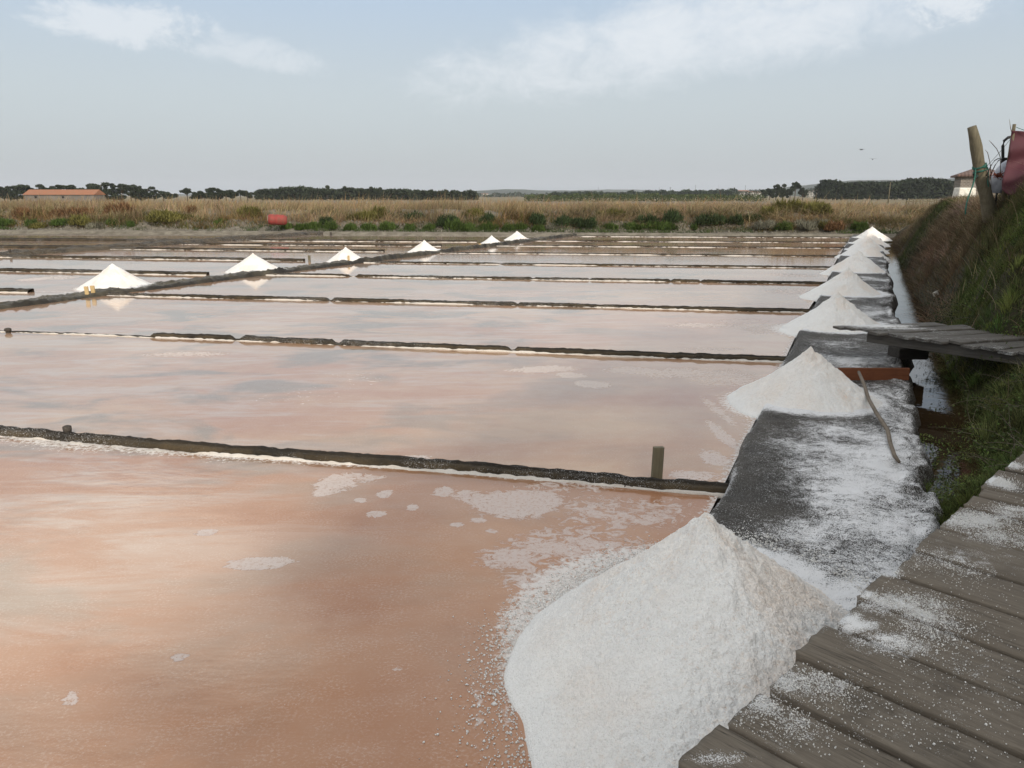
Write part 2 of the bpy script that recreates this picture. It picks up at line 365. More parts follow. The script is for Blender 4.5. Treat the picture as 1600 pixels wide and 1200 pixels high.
def m_brick():
    m, t, p = new_mat('weathered blocks'); P = tc(t); b = t.add('ShaderNodeTexBrick'); t.put(b.inputs[0], t.scale(P, (1, 1, 1), (R(90), 0, 0)))
    b.inputs['Scale'].default_value = 2.6; b.inputs[1].default_value = (.235, .20, .165, 1); b.inputs[2].default_value = (.155, .135, .115, 1); b.inputs[3].default_value = (.33, .31, .28, 1); b.inputs['Mortar Size'].default_value = .03
    n = t.noise(P, 2.5, 5, .7); c = t.mix(t.rng(n, .5, .75, 0., .6), b.outputs[0], (.34, .32, .29)); t.put(p.inputs['Base Color'], c)
    p.inputs['Roughness'].default_value = .95; t.put(p.inputs['Normal'], t.bump(t.math('ADD', b.outputs[1], n), .4, .02)); return m
M_BRICK = m_brick()
def m_hill(name, a, b, sc):
    m, t, p = new_mat(name); P = geo(t); n = t.noise(P, sc, 8, .7); n2 = t.noise(P, sc*6, 4, .7)
    t.put(p.inputs['Base Color'], t.mix(t.rng(t.math('ADD', t.math('MULTIPLY', n, .6), t.math('MULTIPLY', n2, .4)), .4, .6), a, b)); p.inputs['Roughness'].default_value = 1.; p.inputs['Specular IOR Level'].default_value = .1
    return m
M_HILL = m_hill('hill', (.030, .042, .028), (.065, .075, .048), .006)

# ------------------------------------------------------------------ row frame: s runs along the right-hand salt berm, c across it to the right
P0 = np.array([1.66, 5.63]); RV = np.array([.4206, .9072]); QV = np.array([.9072, -.4206])
def sc2w(s, c): return P0[0]+RV[0]*np.asarray(s)+QV[0]*np.asarray(c), P0[1]+RV[1]*np.asarray(s)+QV[1]*np.asarray(c)
def w2sc(x, y):
    dx = np.asarray(x)-P0[0]; dy = np.asarray(y)-P0[1]; return dx*RV[0]+dy*RV[1], dx*QV[0]+dy*QV[1]
def XL(y):                                  # near edge of the left-hand berm
    y = np.asarray(y, float); return np.where(y < 17.4, -9.8+.4636*(y-17.4), -9.8+.495*(y-17.4))
# dikes between the pans: right end on the berm, left end on the left berm
RIGHT = [un(1125, 770), un(1225, 565), un(1260, 488), un(1290, 444), un(1300, 419), un(1310, 401), un(1318, 388), un(1325, 379.5), un(1330, 371.5)]
def hit_left(p, slope):
    for k in range(40000):
        x = p[0]-k*.01; y = p[1]+slope*(p[0]-x)
        if x <= XL(y): return (float(x), float(y))
SL = [.229, .192, .170, .150, .130, .118, .105, .098, .09]
LEFT = [hit_left(p, s) for p, s in zip(RIGHT, SL)]
NEAR_R = (float(P0[0]-RV[0]*4.9), float(P0[1]-RV[1]*4.9)); NEAR_L = hit_left(NEAR_R, .25)

# ground sheet to the horizon
g = 9000.
o = mesh_np('ground', [(-g, -g, -.35), (g, -g, -.35), (g, g, -.35), (-g, g, -.35)], [(0, 1, 2, 3)], M_GRND, smooth=False); tag(o, kind='structure')
xs = (-75, 48); ys = (-22, 58)
o = mesh_np('mud_flat', [(xs[0], ys[0], -.09), (xs[1], ys[0], -.09), (xs[1], ys[1], -.09), (xs[0], ys[1], -.09)], [(0, 1, 2, 3)], M_MUD, smooth=False); tag(o, kind='structure')

RH = [  # apex px, height, radius
    (1100, 803, .70, 1.0), (1266, 545, .66, .85), (1309, 457, .68, .98), (1325, 419, .68, .98), (1342, 392, .70, .95), (1353, 375, .68, .95), (1354.5, 368, .70, .95), (1358, 362, .66, .9), (1363, 354.5, .68, .95)]
LH = [(175, 412, .60, .92), (395, 396, .55, .86), (540, 386, .50, .70), (663, 376, .46, .70), (768, 368, .42, .60), (808, 361, .46, .68)]
HEAPS_W = [(*un(u, v, h), r) for u, v, h, r in RH+LH]
FOAM = []   # (x, y, rx, ry, strength)
def foam_px(u, v, du, dv, st):
    x, y = un(u, v); x2, _ = un(u+du, v); _, y2 = un(u, v-dv); _, y3 = un(u, v+dv)
    FOAM.append((x, y, abs(x2-x), abs(y2-y3)/2, st))
for a in [(812, 785, 62, 20, 1.25), (590, 800, 18, 5, 1.2), (606, 769, 13, 6, 1.2), (408, 881, 42, 9, 1.25), (330, 831, 14, 5, 1.1), (650, 792, 9, 5, 1.1), (520, 758, 30, 14, .95), (500, 770, 14, 9, .9),
          (560, 745, 40, 8, .7), (740, 775, 30, 10, .72), (560, 780, 12, 4, 1.), (723, 820, 12, 4, 1.), (755, 812, 10, 4, 1.), (770, 828, 8, 3, 1.), (700, 770, 18, 8, .9),
          (900, 855, 130, 34, .66), (800, 870, 50, 20, .8), (870, 858, 60, 10, .95), (940, 800, 70, 30, .62), (1010, 800, 70, 25, .6), (850, 905, 70, 20, .74), (1050, 790, 50, 20, .5),
          (900, 760, 90, 10, .6), (105, 1095, 14, 12, .9), (275, 1030, 12, 5, 1.), (830, 970, 40, 30, .55), (800, 1010, 14, 60, .55), (742, 1110, 7, 60, .75), (790, 1090, 12, 60, .5), (628, 1048, 10, 7, .8),
          (850, 577, 55, 5, .95), (895, 587, 22, 4, 1.2), (925, 600, 22, 5, 1.2), (990, 578, 45, 5, 1.), (1060, 582, 60, 8, .75), (1130, 590, 60, 14, .68), (1120, 640, 9, 25, .75), (1128, 680, 10, 25, .95),
          (1115, 715, 18, 15, .9), (1080, 742, 40, 8, .9), (1150, 640, 20, 40, .5), (655, 716, 22, 5, 1.), (300, 553, 70, 4, .7), (1100, 508, 60, 4, .75), (1160, 502, 40, 3, .85), (1200, 515, 50, 8, .6), (1120, 545, 50, 3, .6),
          (90, 434, 40, 3, .7), (60, 436, 20, 3, .9), (1235, 455, 40, 5, .6), (1240, 430, 40, 3, .6), (560, 590, 60, 12, .35), (470, 620, 90, 20, .3)]:
    foam_px(*a)
def foam_at(x, y):
    f = np.zeros_like(x); sc_ = np.clip(y/7., .6, 2.); x = x+.13*sc_*fbm(x*2.2/sc_, y*2.2/sc_, seed=151, oct=4); y = y+.10*sc_*fbm(x*2.2/sc_+9, y*2.2/sc_, seed=152, oct=4)
    for fx, fy, rx, ry, st in FOAM:
        q = ((x-fx)/max(rx, .02))**2+((y-fy)/max(ry, .02))**2
        f = np.maximum(f, st*np.exp(-q*q*.55)*(q < 9))
    return f
def pan(name, n0, n1, f1, f0, mat, nu, nv, z=0., crust=0., mirror_bias=0.):
    """water sheet between the dike n0-n1 (near left, near right) and f0-f1 (far)"""
    u = np.linspace(0, 1, nu)[:, None]; v = np.linspace(0, 1, nv)[None, :]**1.0
    X = (1-u)*((1-v)*n0[0]+v*n1[0])+u*((1-v)*f0[0]+v*f1[0]); Y = (1-u)*((1-v)*n0[1]+v*n1[1])+u*((1-v)*f0[1]+v*f1[1])
    X = X.ravel(); Y = Y.ravel(); U = np.broadcast_to(u, (nu, nv)).ravel(); Vv = np.broadcast_to(v, (nu, nv)).ravel()
    L = math.hypot(f0[0]-n0[0], f0[1]-n0[1]); W = math.hypot(n1[0]-n0[0], n1[1]-n0[1])
    ns = .22+.18*fbm(X*.8, Y*.8, seed=3)
    shore = np.exp(-((1-U)*L/np.maximum(ns, .05))**2)*.9
    shore = np.maximum(shore, .8*np.exp(-((Vv)*W/.35)**2))
    cr = np.clip(1.0-(1-U)*L/(.03+.16*np.clip(fbm(X*.5, Y*.5, seed=9)+.1, 0, 1)), 0, 1)*1.
    cr = np.maximum(cr, np.clip(1-(1-Vv)*W/.16, 0, 1)*.9)
    if nu == 190: cr = np.maximum(cr, 1.15*np.clip(1-(1-U)*L/(.03+.42*sstep(-X, -.2, 3.2)*(.75+.5*fbm(X*1.5, Y*1.5, seed=19))), 0, 1)**.8)
    for hx, hy, hr in HEAPS_W:
        q = np.hypot(X-hx, Y-hy)/hr; cr = np.maximum(cr, .95*np.exp(-np.clip(q-.95, 0, 9)**2/.035))
    cr = np.maximum(cr, crust*np.clip(.25+.9*fbm(X*.5, Y*1.6, seed=21), 0, 1))
    o = mesh_np(name, np.stack([X, Y, np.full_like(X, z)], -1), grid_faces(nu, nv), mat, attrs={'foam': foam_at(X, Y), 'shore': shore, 'crust': cr}, smooth=False)
    tag(o, kind='structure'); return o
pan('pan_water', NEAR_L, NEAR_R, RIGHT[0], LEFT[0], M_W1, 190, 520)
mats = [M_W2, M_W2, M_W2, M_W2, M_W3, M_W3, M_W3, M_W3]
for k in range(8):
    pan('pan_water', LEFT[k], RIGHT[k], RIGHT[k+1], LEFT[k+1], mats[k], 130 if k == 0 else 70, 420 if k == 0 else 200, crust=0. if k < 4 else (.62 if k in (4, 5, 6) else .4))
# pans beyond the left berm
LB_W = .95
def off(p, d): return (float(p[0]-d), float(p[1]))
SB = lambda y: -21.5+.46*(y-25.)            # second berm
LR = [un(48, 457), un(325, 430), un(475, 408), un(600, 393.5), un(690, 385), un(745, 378.5)]
def hit_sb(p, slope):
    for k in range(6000):
        x = p[0]-k*.02; y = p[1]+slope*(p[0]-x)
        if x <= SB(y): return (float(x), float(y))
LSL = [.17, .18, .15, .13, .115, .105]
LL = [hit_sb(p, s) for p, s in zip(LR, LSL)]
def on_lb(y): return (float(XL(y))-LB_W, float(y))
LBN = [on_lb(p[1]) for p in LR]; nl = on_lb(8.)
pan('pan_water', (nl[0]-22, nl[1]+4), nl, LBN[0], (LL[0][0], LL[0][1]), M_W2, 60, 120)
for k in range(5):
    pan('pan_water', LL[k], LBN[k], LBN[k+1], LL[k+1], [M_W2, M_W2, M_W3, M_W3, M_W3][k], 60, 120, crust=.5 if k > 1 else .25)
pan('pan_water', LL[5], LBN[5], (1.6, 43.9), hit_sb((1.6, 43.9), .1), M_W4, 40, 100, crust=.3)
# brown feeding ponds beyond the second berm
FAR_L = [(-62, 33.), (-62, 38.5), (-62, 43.5), (-62, 48.)]; FAR_R = [(float(SB(28.)-1.3), 28.2), (float(SB(34.)-1.3), 34.), (float(SB(39.)-1.3), 39.2), (float(SB(44.5)-1.3), 44.5)]
for k in range(3):
    pan('pan_water', FAR_L[k], FAR_R[k], FAR_R[k+1], FAR_L[k+1], [M_W2, M_W4, M_W4][k], 30, 90, crust=.15)
pan('pan_water', (-62, 24.), (float(SB(19.)-1.3), 19.), FAR_R[0], FAR_L[0], M_W2, 30, 60)

# ------------------------------------------------------------------ berms
def spacing(a, b, s0, g):
    r = [a]; st = s0
    while r[-1] < b: r.append(r[-1]+st); st = s0+max(0, r[-1])*g
    return np.array(r)
HEAP_S = []
def berm_salt(s, c, x, y):
    d = np.zeros_like(x)
    for hx, hy, rr in HEAPS_W:
        q = np.hypot(x-hx, y-hy)/rr
        d = np.maximum(d, 1.15*np.exp(-np.clip(q-.85, 0, 9)**2/.045))
    return d
def heap_xy(u, v, h): return un(u, v, h)
ss = spacing(-9, 42, .03, .004); cc = np.concatenate([np.linspace(-.07, 0, 5), np.linspace(.025, 1.45, 56), np.linspace(1.47, 1.72, 12)])
S, C = np.meshgrid(ss, cc, indexing='ij'); S = S.ravel(); C = C.ravel()
wob = .07*fbm(S*.9, 0*S, seed=5)+.035*fbm(S*5, 0*S, seed=6)+.012*fbm(S*18, 0*S, seed=7); wobr = .11*fbm(S*1.3, 0*S+7, seed=8)+.05*fbm(S*7, 0*S, seed=12)
C2 = C+wob*(1-sstep(C, .2, .9))+wobr*sstep(C, .9, 1.4)
X, Y = sc2w(S, C2)
Z = -.06+.19*sstep(C, -.05, .04)
Z = Z+(.016*fbm(X*3, Y*3, seed=11)+.012*fbm(X*14, Y*14, seed=13))*sstep(C, 0, .1)
Z = Z-.17*np.exp(-((S+3.8)/.9)**2)*(1-sstep(C, .6, 1.1)); edge = sstep(C, 1.15, 1.45); Z = Z+edge*(.08*fbm(X*9, Y*9, seed=14)-.02)-sstep(C, 1.45, 1.62)*.33
d = berm_salt(S, C, X, Y)
base = .44+.75*fbm(X*.9, Y*.9, seed=31)+.75*fbm(X*2.6, Y*2.6, seed=32)+.22*sstep(C, .3, 1.)-.42*(1-sstep(C, .1, .55))
mid = np.exp(-((S-(-1.2))/2.6)**2)*sstep(C, .35, .9)*.55       # trodden salt between the first two heaps
d = np.clip(np.maximum(d, base*sstep(C, 0, .3)*.75+mid), 0.06, 1.3); d = np.maximum(d, .75*np.exp(-((C-.01)/.035)**2)*np.clip(.5+1.5*fbm(S*1.7, 0*S, seed=35), 0, 1)); d = d*(1-.75*sstep(C, 1.42, 1.55))
o = mesh_np('salt_berm', np.stack([X, Y, Z], -1), grid_faces(len(ss), len(cc)), M_BERM, attrs={'salt': d}); tag(o, kind='structure')
# left berm
ys_ = spacing(2, 45, .05, .0); cc = np.concatenate([[-.04], np.linspace(0, LB_W, 18), [LB_W+.05]])
A, C = np.meshgrid(ys_, cc, indexing='ij'); A = A.ravel(); C = C.ravel()
X = XL(A)-C+.12*fbm(A*.8, 0*A, seed=41)+.05*fbm(A*4, 0*A, seed=45); Y = A
prof = sstep(C, -.03, .1)*(1-sstep(C, LB_W-.15, LB_W+.03))
Z = -.06+prof*(.125+.05*fbm(X*2.5, Y*2.5, seed=42)+.06*fbm(X*7, Y*7, seed=43)+.03*fbm(X*17, Y*17, seed=44)+.07*np.exp(-((C-.14)/.09)**2)*sstep(fbm(A*.35, 0*A, seed=46), -.1, .15))
d = np.clip(berm_salt(0, 0, X, Y)*.8+.25*fbm(X, Y, seed=47)+.12-.5*np.exp(-((C-.12)/.12)**2), 0.02, 1.)
o = mesh_np('salt_berm', np.stack([X, Y, Z], -1), grid_faces(len(ys_), len(cc)), m_mud('left berm mud', (.016, .014, .010), (.105, .090, .062)), attrs={'salt': d, 'top': (1-sstep(C, .10, .30))*np.clip(.6+1.5*fbm(X*2, Y*2, seed=48), 0, 1)}); tag(o, kind='structure')
# second berm
A, C = np.meshgrid(spacing(12, 50, .15, 0), np.linspace(0, 1.4, 12), indexing='ij'); A = A.ravel(); C = C.ravel()
X = SB(A)-C+.2*fbm(A*.6, 0*A, seed=51)+.1*fbm(A*3, 0*A, seed=52); prof = sstep(C, 0, .25)*(1-sstep(C, 1.1, 1.4))
Z = -.07+prof*(.22+.09*fbm(X*1.6, A*1.6, seed=53)+.06*fbm(X*5, A*5, seed=54))
o = mesh_np('salt_berm', np.stack([X, A, Z], -1), grid_faces(len(spacing(12, 50, .15, 0)), 12), M_DIKE, attrs={'salt': .1+0*X}); tag(o, kind='structure')

# channel between the berm and the bank
ss = spacing(-9, 43, .3, 0); S, C = np.meshgrid(ss, np.array([1.42, 3.6]), indexing='ij'); X, Y = sc2w(S.ravel(), C.ravel())
mch, t, p = new_mat('channel water'); P = geo(t); n = t.noise(P, 1.2, 4); t.put(p.inputs['Base Color'], t.mix(n, (.020, .012, .006), (.036, .022, .011))); p.inputs['Roughness'].default_value = .03; p.inputs['IOR'].default_value = 1.34
b_ = t.add('ShaderNodeBump', i_Strength=1., i_Distance=1.); t.put(b_.inputs['Height'], t.math('MULTIPLY', t.noise(P, 4., 3), .0025)); t.put(p.inputs['Normal'], b_.outputs[0])
o = mesh_np('channel_water', np.stack([X, Y, 0*X-.075], -1), grid_faces(len(ss), 2), mch); tag(o, kind='structure')

# right-hand bank
def bank_h(s, c):
    s = np.asarray(s, float); c = np.asarray(c, float); x, y = sc2w(s, c)
    near = sstep(s-(c-2.1)*1.0, 4.4, 5.7); far = 1-.6*sstep(s, 27, 37)
    top = (.62+1.30*near+.50*near*(1-sstep(s, 10, 14)))*far+.10*fbm(x*.35, y*.35, seed=61)*(.4+near)
    c0 = 2.12-.68*(1-sstep(s, .2, 1.7))+.11*fbm(s*.7, 0*s, seed=62)+.05*fbm(s*2.5, 0*s, seed=64); wd = 1.25+.1*near
    r = sstep(c, c0-.05, c0+wd); r = r**.62
    return -.14+r*(top+.14)+(.11*fbm(x*1.9, y*1.9, seed=63)+.07*(1-np.abs(fbm(s*2.2+c, c*.7, seed=65))*2)*(s > 6))*sstep(c, c0, c0+.4)
ss = spacing(-10, 44, .12, .002); cs = np.concatenate([np.linspace(1.3, 5, 76), np.linspace(5.2, 16, 22)])
S, C = np.meshgrid(ss, cs, indexing='ij'); S = S.ravel(); C = C.ravel(); X, Y = sc2w(S, C); Z = bank_h(S, C)-2.2*sstep(C, 12., 16)
o = mesh_np('bank', np.stack([X, Y, Z], -1), grid_faces(len(ss), len(cs)), M_BANK); tag(o, kind='structure')

# reed levee across the far side
def lev_y(x): x = np.asarray(x, float); return np.where(x < 19, 43.4+(19-x)*.098, 43.4-(x-19)*.02)
def lev_h(x, d):
    x = np.asarray(x, float); d = np.asarray(d, float)
    hh = -.12+.25*sstep(d, .1, .9)+.50*sstep(d, 1.6+.7*fbm(x*.25, 0*x, seed=72), 3.4)+.62*sstep(d, 3.3, 6.8)-.4*sstep(d, 12, 26)
    return hh+.20*fbm(x*.6, d*.6, seed=73)*sstep(d, 1.3, 3)+.09*fbm(x*2.3, d*2.3, seed=74, oct=3)*sstep(d, 1.3, 2.6)
xs_ = np.arange(-85, 62, .22); ds = np.concatenate([np.arange(0, 8, .18), np.arange(8, 30, 1.), np.arange(30, 140, 12.)])
A, D = np.meshgrid(xs_, ds, indexing='ij'); A = A.ravel(); D = D.ravel()
o = mesh_np('levee', np.stack([A, lev_y(A)+D, lev_h(A, D)], -1), grid_faces(len(xs_), len(ds)), M_LEVEE); tag(o, kind='structure')

# far hills
def ridge(pts, Yd, depth, seed, name='hill'):
    """hill ridge; pts = photo positions of the skyline"""
    us = np.linspace(pts[0][0], pts[-1][0], 160); vs = np.interp(us, [q[0] for q in pts], [q[1] for q in pts])+.8*fbm(us*.06, 0*us, seed=seed)
    pr = np.linspace(0, 1, 9); V = []
    for a in range(len(us)):
        x, y, z = at(us[a], vs[a], Yd)
        for q in pr:
            hgt = (1-(2*q-1)**2)**.8; V.append((x, Yd+(q-.5)*depth, -.4+(z+.4)*hgt))
    return tag(mesh_np(name, V, grid_faces(len(us), len(pr)), M_HILL), kind='structure')
ridge([(560, 305), (640, 302), (745, 298.5), (790, 295.5), (850, 297), (900, 298), (960, 299.5), (1050, 304)], 3600, 900, 101)
ridge([(820, 305), (880, 298), (945, 296), (1010, 296.5), (1060, 299), (1160, 302), (1230, 305)], 5200, 1200, 102)
ridge([(930, 305), (1000, 300), (1060, 299), (1120, 298), (1180, 299), (1250, 303)], 2300, 500, 103)
ridge([(1120, 305), (1200, 296), (1255, 290), (1330, 282), (1390, 281), (1440, 285), (1480, 279), (1540, 276), (1650, 278), (1800, 300)], 3100, 900, 104)
ridge([(-600, 305), (-300, 300), (0, 302), (150, 303), (400, 304), (560, 305.4)], 4200, 900, 105)

# ------------------------------------------------------------------ dikes
def dike(a, b, label, group, gaps=(), h=.085, wd=.10, crust=True, seed=0, gapdrop=1.):
    a = np.array(a); b = np.array(b); L = float(np.hypot(*(b-a))); t_ = (b-a)/L; n_ = np.array([t_[1], -t_[0]])
    if n_[1] > 0: n_ = -n_                               # towards the camera
    root = empty('dike', (a[0], a[1], 0)); tag(root, label, 'dike', group)
    n = int(L/(.03 if seed == 0 else .05 if seed < 4 else .09)); s = np.linspace(0, L, n)
    prof = np.array([(-.62, -.09), (-.6, .7), (-.55, .98), (-.34, 1.02), (-.22, .98), (-.18, .80), (.2, .78), (.47, .70), (.56, .2), (.62, -.09)]); topm = np.array([1, 1, 1, 1, 1, .8, .15, 0, .1, .6])
    hs = h*(.9+.12*fbm(s*.5, 0*s, seed=seed+200)+.20*fbm(s*5, 0*s, seed=seed+201)**2*np.sign(fbm(s*5, 0*s, seed=seed+201)))
    for g0, g1 in gaps:
        m_ = sstep(s, g0*L-.05, g0*L+.04)*(1-sstep(s, g1*L-.04, g1*L+.05)); hs = hs*(1-gapdrop*m_*.85)
    cx = .05*fbm(s*.45, 0*s, seed=seed+202)+.012*fbm(s*5, 0*s, seed=seed+203)
    ww = wd*(1.+.25*fbm(s*1.1, 0*s, seed=seed+204))
    V = []
    for (pc, ph) in prof:
        q = cx+pc*ww+.016*fbm(s*9, 0*s+pc*3, seed=seed+205)
        z = np.where(ph < 0, -.085, ph*hs)+.015*fbm(s*12, 0*s+pc*9, seed=seed+206)*(ph > 0)
        V.append(np.stack([s*t_[0]+q*n_[0], s*t_[1]+q*n_[1], z], -1))
    V = np.stack(V, 1).reshape(-1, 3)
    ridge_ = mesh_np('ridge', V, grid_faces(n, len(prof)), M_DIKE, root, attrs={'top': np.tile(topm, n), 'salt': np.clip(.02+.25*fbm(V[:, 0]*1.2, V[:, 1]*1.2, seed=9), .02, 1)})
    if crust:
        cr = []
        w_ = (.016+(.085 if seed == 0 else .045)*np.clip(fbm(s*.4, 0*s, seed=seed+210)+(.3 if seed == 0 else .15), 0, 1))*(1+.7*fbm(s*9, 0*s, seed=seed+211))
        lo = (np.sin(0*s)+1)
        for k, (pc, zz) in enumerate(((0., .025), (.3, .022), (.7, .012), (1., -.01))):
            q = cx+.60*ww+pc*w_
            z = zz*np.clip(.42+1.3*fbm(s*1.1, 0*s, seed=seed+213)+1.1*fbm(s*13, 0*s+k*2, seed=seed+212), -.8, 1.15)-.003
            cr.append(np.stack([s*t_[0]+q*n_[0], s*t_[1]+q*n_[1], z], -1))
        cr = np.stack(cr, 1).reshape(-1, 3)
        mesh_np('salt_crust', cr, grid_faces(n, 4), M_CRUST, root, attrs={'dirty': .5+0*cr[:, 0]})
    return root
DL = ['nearest dark mud dike, between the foreground pan and the pink second pan', 'second dark dike from the camera, with broken gaps near its left end', 'third dike from the camera, ending left at the two pale posts',
      'fourth dike from the camera, ending left at the second-nearest left salt heap', 'fifth dike from the camera, thin and dark, past the third left salt heap', 'sixth dike from the camera across the main pans',
      'seventh dike from the camera across the main pans', 'eighth dike from the camera, second from the reed bank', 'farthest dike across the main pans, along the foot of the reed bank']
GR = 'mud dikes between the main salt pans'
gaps = [(), ((.0, .36), (.452, .462), (.565, .572), (.745, .75)), ((.35, .356), (.62, .623)), ((.16, .175), (.5, .503), (.60, .603), (.74, .743), (.79, .793)), ((.3, .31),), (), ((.5, .52),), (), ()]
for k in range(9):
    e = RIGHT[k]; b_ = (e[0]+.05*RV[0]*0+.06, e[1]-.02)
    dike(LEFT[k], b_, DL[k], GR, gaps[k], h=[.078, .078, .072, .07, .062, .058, .055, .055, .06][k], wd=[.095, .085, .085, .09, .10, .10, .10, .11, .2][k], seed=k)
dike(NEAR_L, NEAR_R, 'mud dike closing the near side of the foreground pan', GR, h=.09, seed=3)
DL2 = ['short nearest dike left of the left berm, at the left edge of the photo', 'dike running left behind the largest left salt heap', 'dike running left behind the third left salt heap, ending at a small grey post',
       'dike running left from near the fourth left salt heap', 'thin dike running left from behind the two small farthest left heaps', 'farthest thin dike of the left pans']
for k in range(6):
    dike(LL[k], LR[k], DL2[k], 'mud dikes between the left salt pans', h=.10, wd=.16, seed=k+20)
for k in range(3):
    dike(FAR_L[k], FAR_R[k], ['dark dike at the far left, nearest beyond the second berm', 'dark dike at the far left, middle one beyond the second berm', 'dark dike at the far left, nearest the reed bank'][k], 'dark dikes beyond the second berm', h=.14, wd=.3, seed=k+30, crust=False)

# ------------------------------------------------------------------ salt heaps
def heap(u, v, h, Rr, label, group, nr, na, seed, shape=None, grains=0, bump=.02):
    x, y = un(u, v, h); root_z = 0
    rr = (np.linspace(0, 1, nr))**.85; th = np.linspace(0, 2*math.pi, na, endpoint=False)
    RR, TH = np.meshgrid(rr, th, indexing='ij'); RR = RR.ravel(); TH = TH.ravel()
    cx = np.cos(TH); sx = np.sin(TH)
    Rb = Rr*(1+.09*fbm(cx*1.2+seed, sx*1.2, seed=seed)+.03*fbm(cx*5, sx*5+seed, seed=seed+1))
    if shape is not None: Rb = Rb*shape(TH)
    px = cx*RR*Rb; py = sx*RR*Rb
    slope = 1-RR
    Z = h*(slope*.86+.14*slope**2.2)
    rnd = .035; Z = Z+0.
    Z = Z+.0*h-.035*h*np.exp(-((RR-.13)/.07)**2)*(.6+.4*np.cos(TH*2+seed))
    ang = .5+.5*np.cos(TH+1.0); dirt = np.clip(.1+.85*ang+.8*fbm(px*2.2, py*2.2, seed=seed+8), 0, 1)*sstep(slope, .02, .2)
    lump = bump*(fbm(px*3.1+seed, py*3.1, seed=seed+2, oct=3)*1.1+fbm(px*9, py*9+seed, seed=seed+3, oct=3)*.6)
    up = sstep(slope, .55, .95)
    lump = lump*(.35+.65*sstep(RR, .05, .4))+(up*bump*1.1+bump*.75*dirt*sstep(slope, .2, .5))*np.abs(fbm(px*13, py*13, seed=seed+4, oct=3))*1.6
    fine = (.005+.006*dirt)*fbm(px*62, py*62, seed=seed+5, oct=3, gain=.9)+.008*dirt*np.clip(fbm(px*30, py*30, seed=seed+6, oct=2)-.1, 0, 1)
    Z = Z+(lump+fine)*sstep(slope, 0., .12)-.02*(1-sstep(slope, -.01, .03))
    V = np.stack([px, py, Z], -1)
    o = mesh_np('salt_heap', V, grid_faces(nr, na, True), M_SALT, attrs={'dirty': dirt}); o.location = (x, y, root_z)
    tag(o, label, 'salt heap', group); return o, V
HG = 'salt heaps along the right berm'; HG2 = 'salt heaps along the left berm'
def shp1(TH):   # nearest heap: long apron towards the camera and the boardwalk
    return 1+.11*np.exp(-((np.angle(np.exp(1j*(TH+2.72))))/.42)**2)-.22*np.exp(-((np.angle(np.exp(1j*(TH-2.35))))/.95)**2)+1.15*np.exp(-((np.angle(np.exp(1j*(TH+1.62))))/.60)**2)
HL = ['largest nearest salt heap with crumbly pinkish crystals beside the boardwalk', 'second salt heap on the right berm, in front of the brown board and stick', 'third salt heap on the right berm, touching the tip of the plank bridge',
      'fourth salt heap on the right berm, just beyond the plank bridge', 'fifth salt heap along the right berm, last in the shade', 'sixth salt heap along the right berm, first bright sunlit one',
      'seventh salt heap along the right berm, mostly behind the sixth', 'eighth salt heap along the right berm, peak just below the farthest one', 'farthest salt heap of the right berm, at the end of the row']
for k, (u, v, h, r) in enumerate(RH):
    res = [(330, 1300), (130, 520), (80, 320), (60, 240)][min(k, 3)]
    o, V1 = heap(u, v, h, r, HL[k], HG, *res, seed=300+k*11, shape=shp1 if k == 0 else (lambda TH, q=k: 1+.08*np.cos(TH*2+q*1.7)+.05*np.cos(TH*3+q)), bump=.022 if k == 0 else .026)
    if k == 0: H1 = (o.location.copy(), V1)
HL2 = ['largest left salt heap, beside the two pale posts at the left', 'second salt heap from the left on the left berm', 'third left salt heap, with a small post in front of it', 'fourth left salt heap, standing alone before the last two',
       'fifth left salt heap, left one of the small far pair', 'farthest left salt heap, right one of the small far pair']
for k, (u, v, h, r) in enumerate(LH):
    heap(u, v, h, r, HL2[k], HG2, 60, 240, seed=500+k*13, bump=.016)

# loose salt crystals as real grains
def grains(name, P, size, mat, zoff=.0, dirty=.2):
    n = len(P); O = np.array([(1, 0, 0), (-1, 0, 0), (0, 1, 0), (0, -1, 0), (0, 0, 1), (0, 0, -1)], float); Fo = np.array([(0, 2, 4), (2, 1, 4), (1, 3, 4), (3, 0, 4), (2, 0, 5), (1, 2, 5), (3, 1, 5), (0, 3, 5)])
    a = RNG.uniform(0, 6.28, (n, 3)); sz = size*np.exp(RNG.normal(0, .35, (n, 1)))*np.ones((1, 3))*RNG.uniform(.6, 1.3, (n, 3))
    c, s = np.cos(a), np.sin(a); V = O[None]*sz[:, None, :]
    x = V[..., 0]*c[:, :1]-V[..., 1]*s[:, :1]; y = V[..., 0]*s[:, :1]+V[..., 1]*c[:, :1]; z = V[..., 2]
    y2 = y*c[:, 1:2]-z*s[:, 1:2]; z2 = y*s[:, 1:2]+z*c[:, 1:2]
    V = np.stack([x, y2, z2], -1)+P[:, None, :]+np.array([0, 0, zoff])
    F = (Fo[None]+np.arange(n)[:, None, None]*6).reshape(-1, 3)
    return mesh_np(name, V.reshape(-1, 3), F, mat, smooth=False, attrs={'dirty': np.repeat(RNG.uniform(0, dirty*2, n), 6)})
loc, V1 = H1
n = 7000; a_ = RNG.uniform(-3.14, 3.14, n); q_ = 1+np.abs(RNG.normal(0, .13, n)); rb = 1.0*shp1(a_)*q_
gx = loc.x+np.cos(a_)*rb; gy = loc.y+np.sin(a_)*rb; sg, cg = w2sc(gx, gy); gz = np.where(cg > .03, .13, .002)
kk = (cg < 1.3); o = grains('salt_crystals', np.stack([gx, gy, gz], -1)[kk], .0045, M_SALT, .001, .1)
tag(o, 'loose coarse white crystals scattered round the foot of the nearest salt heap', 'salt crystals', kind='stuff')

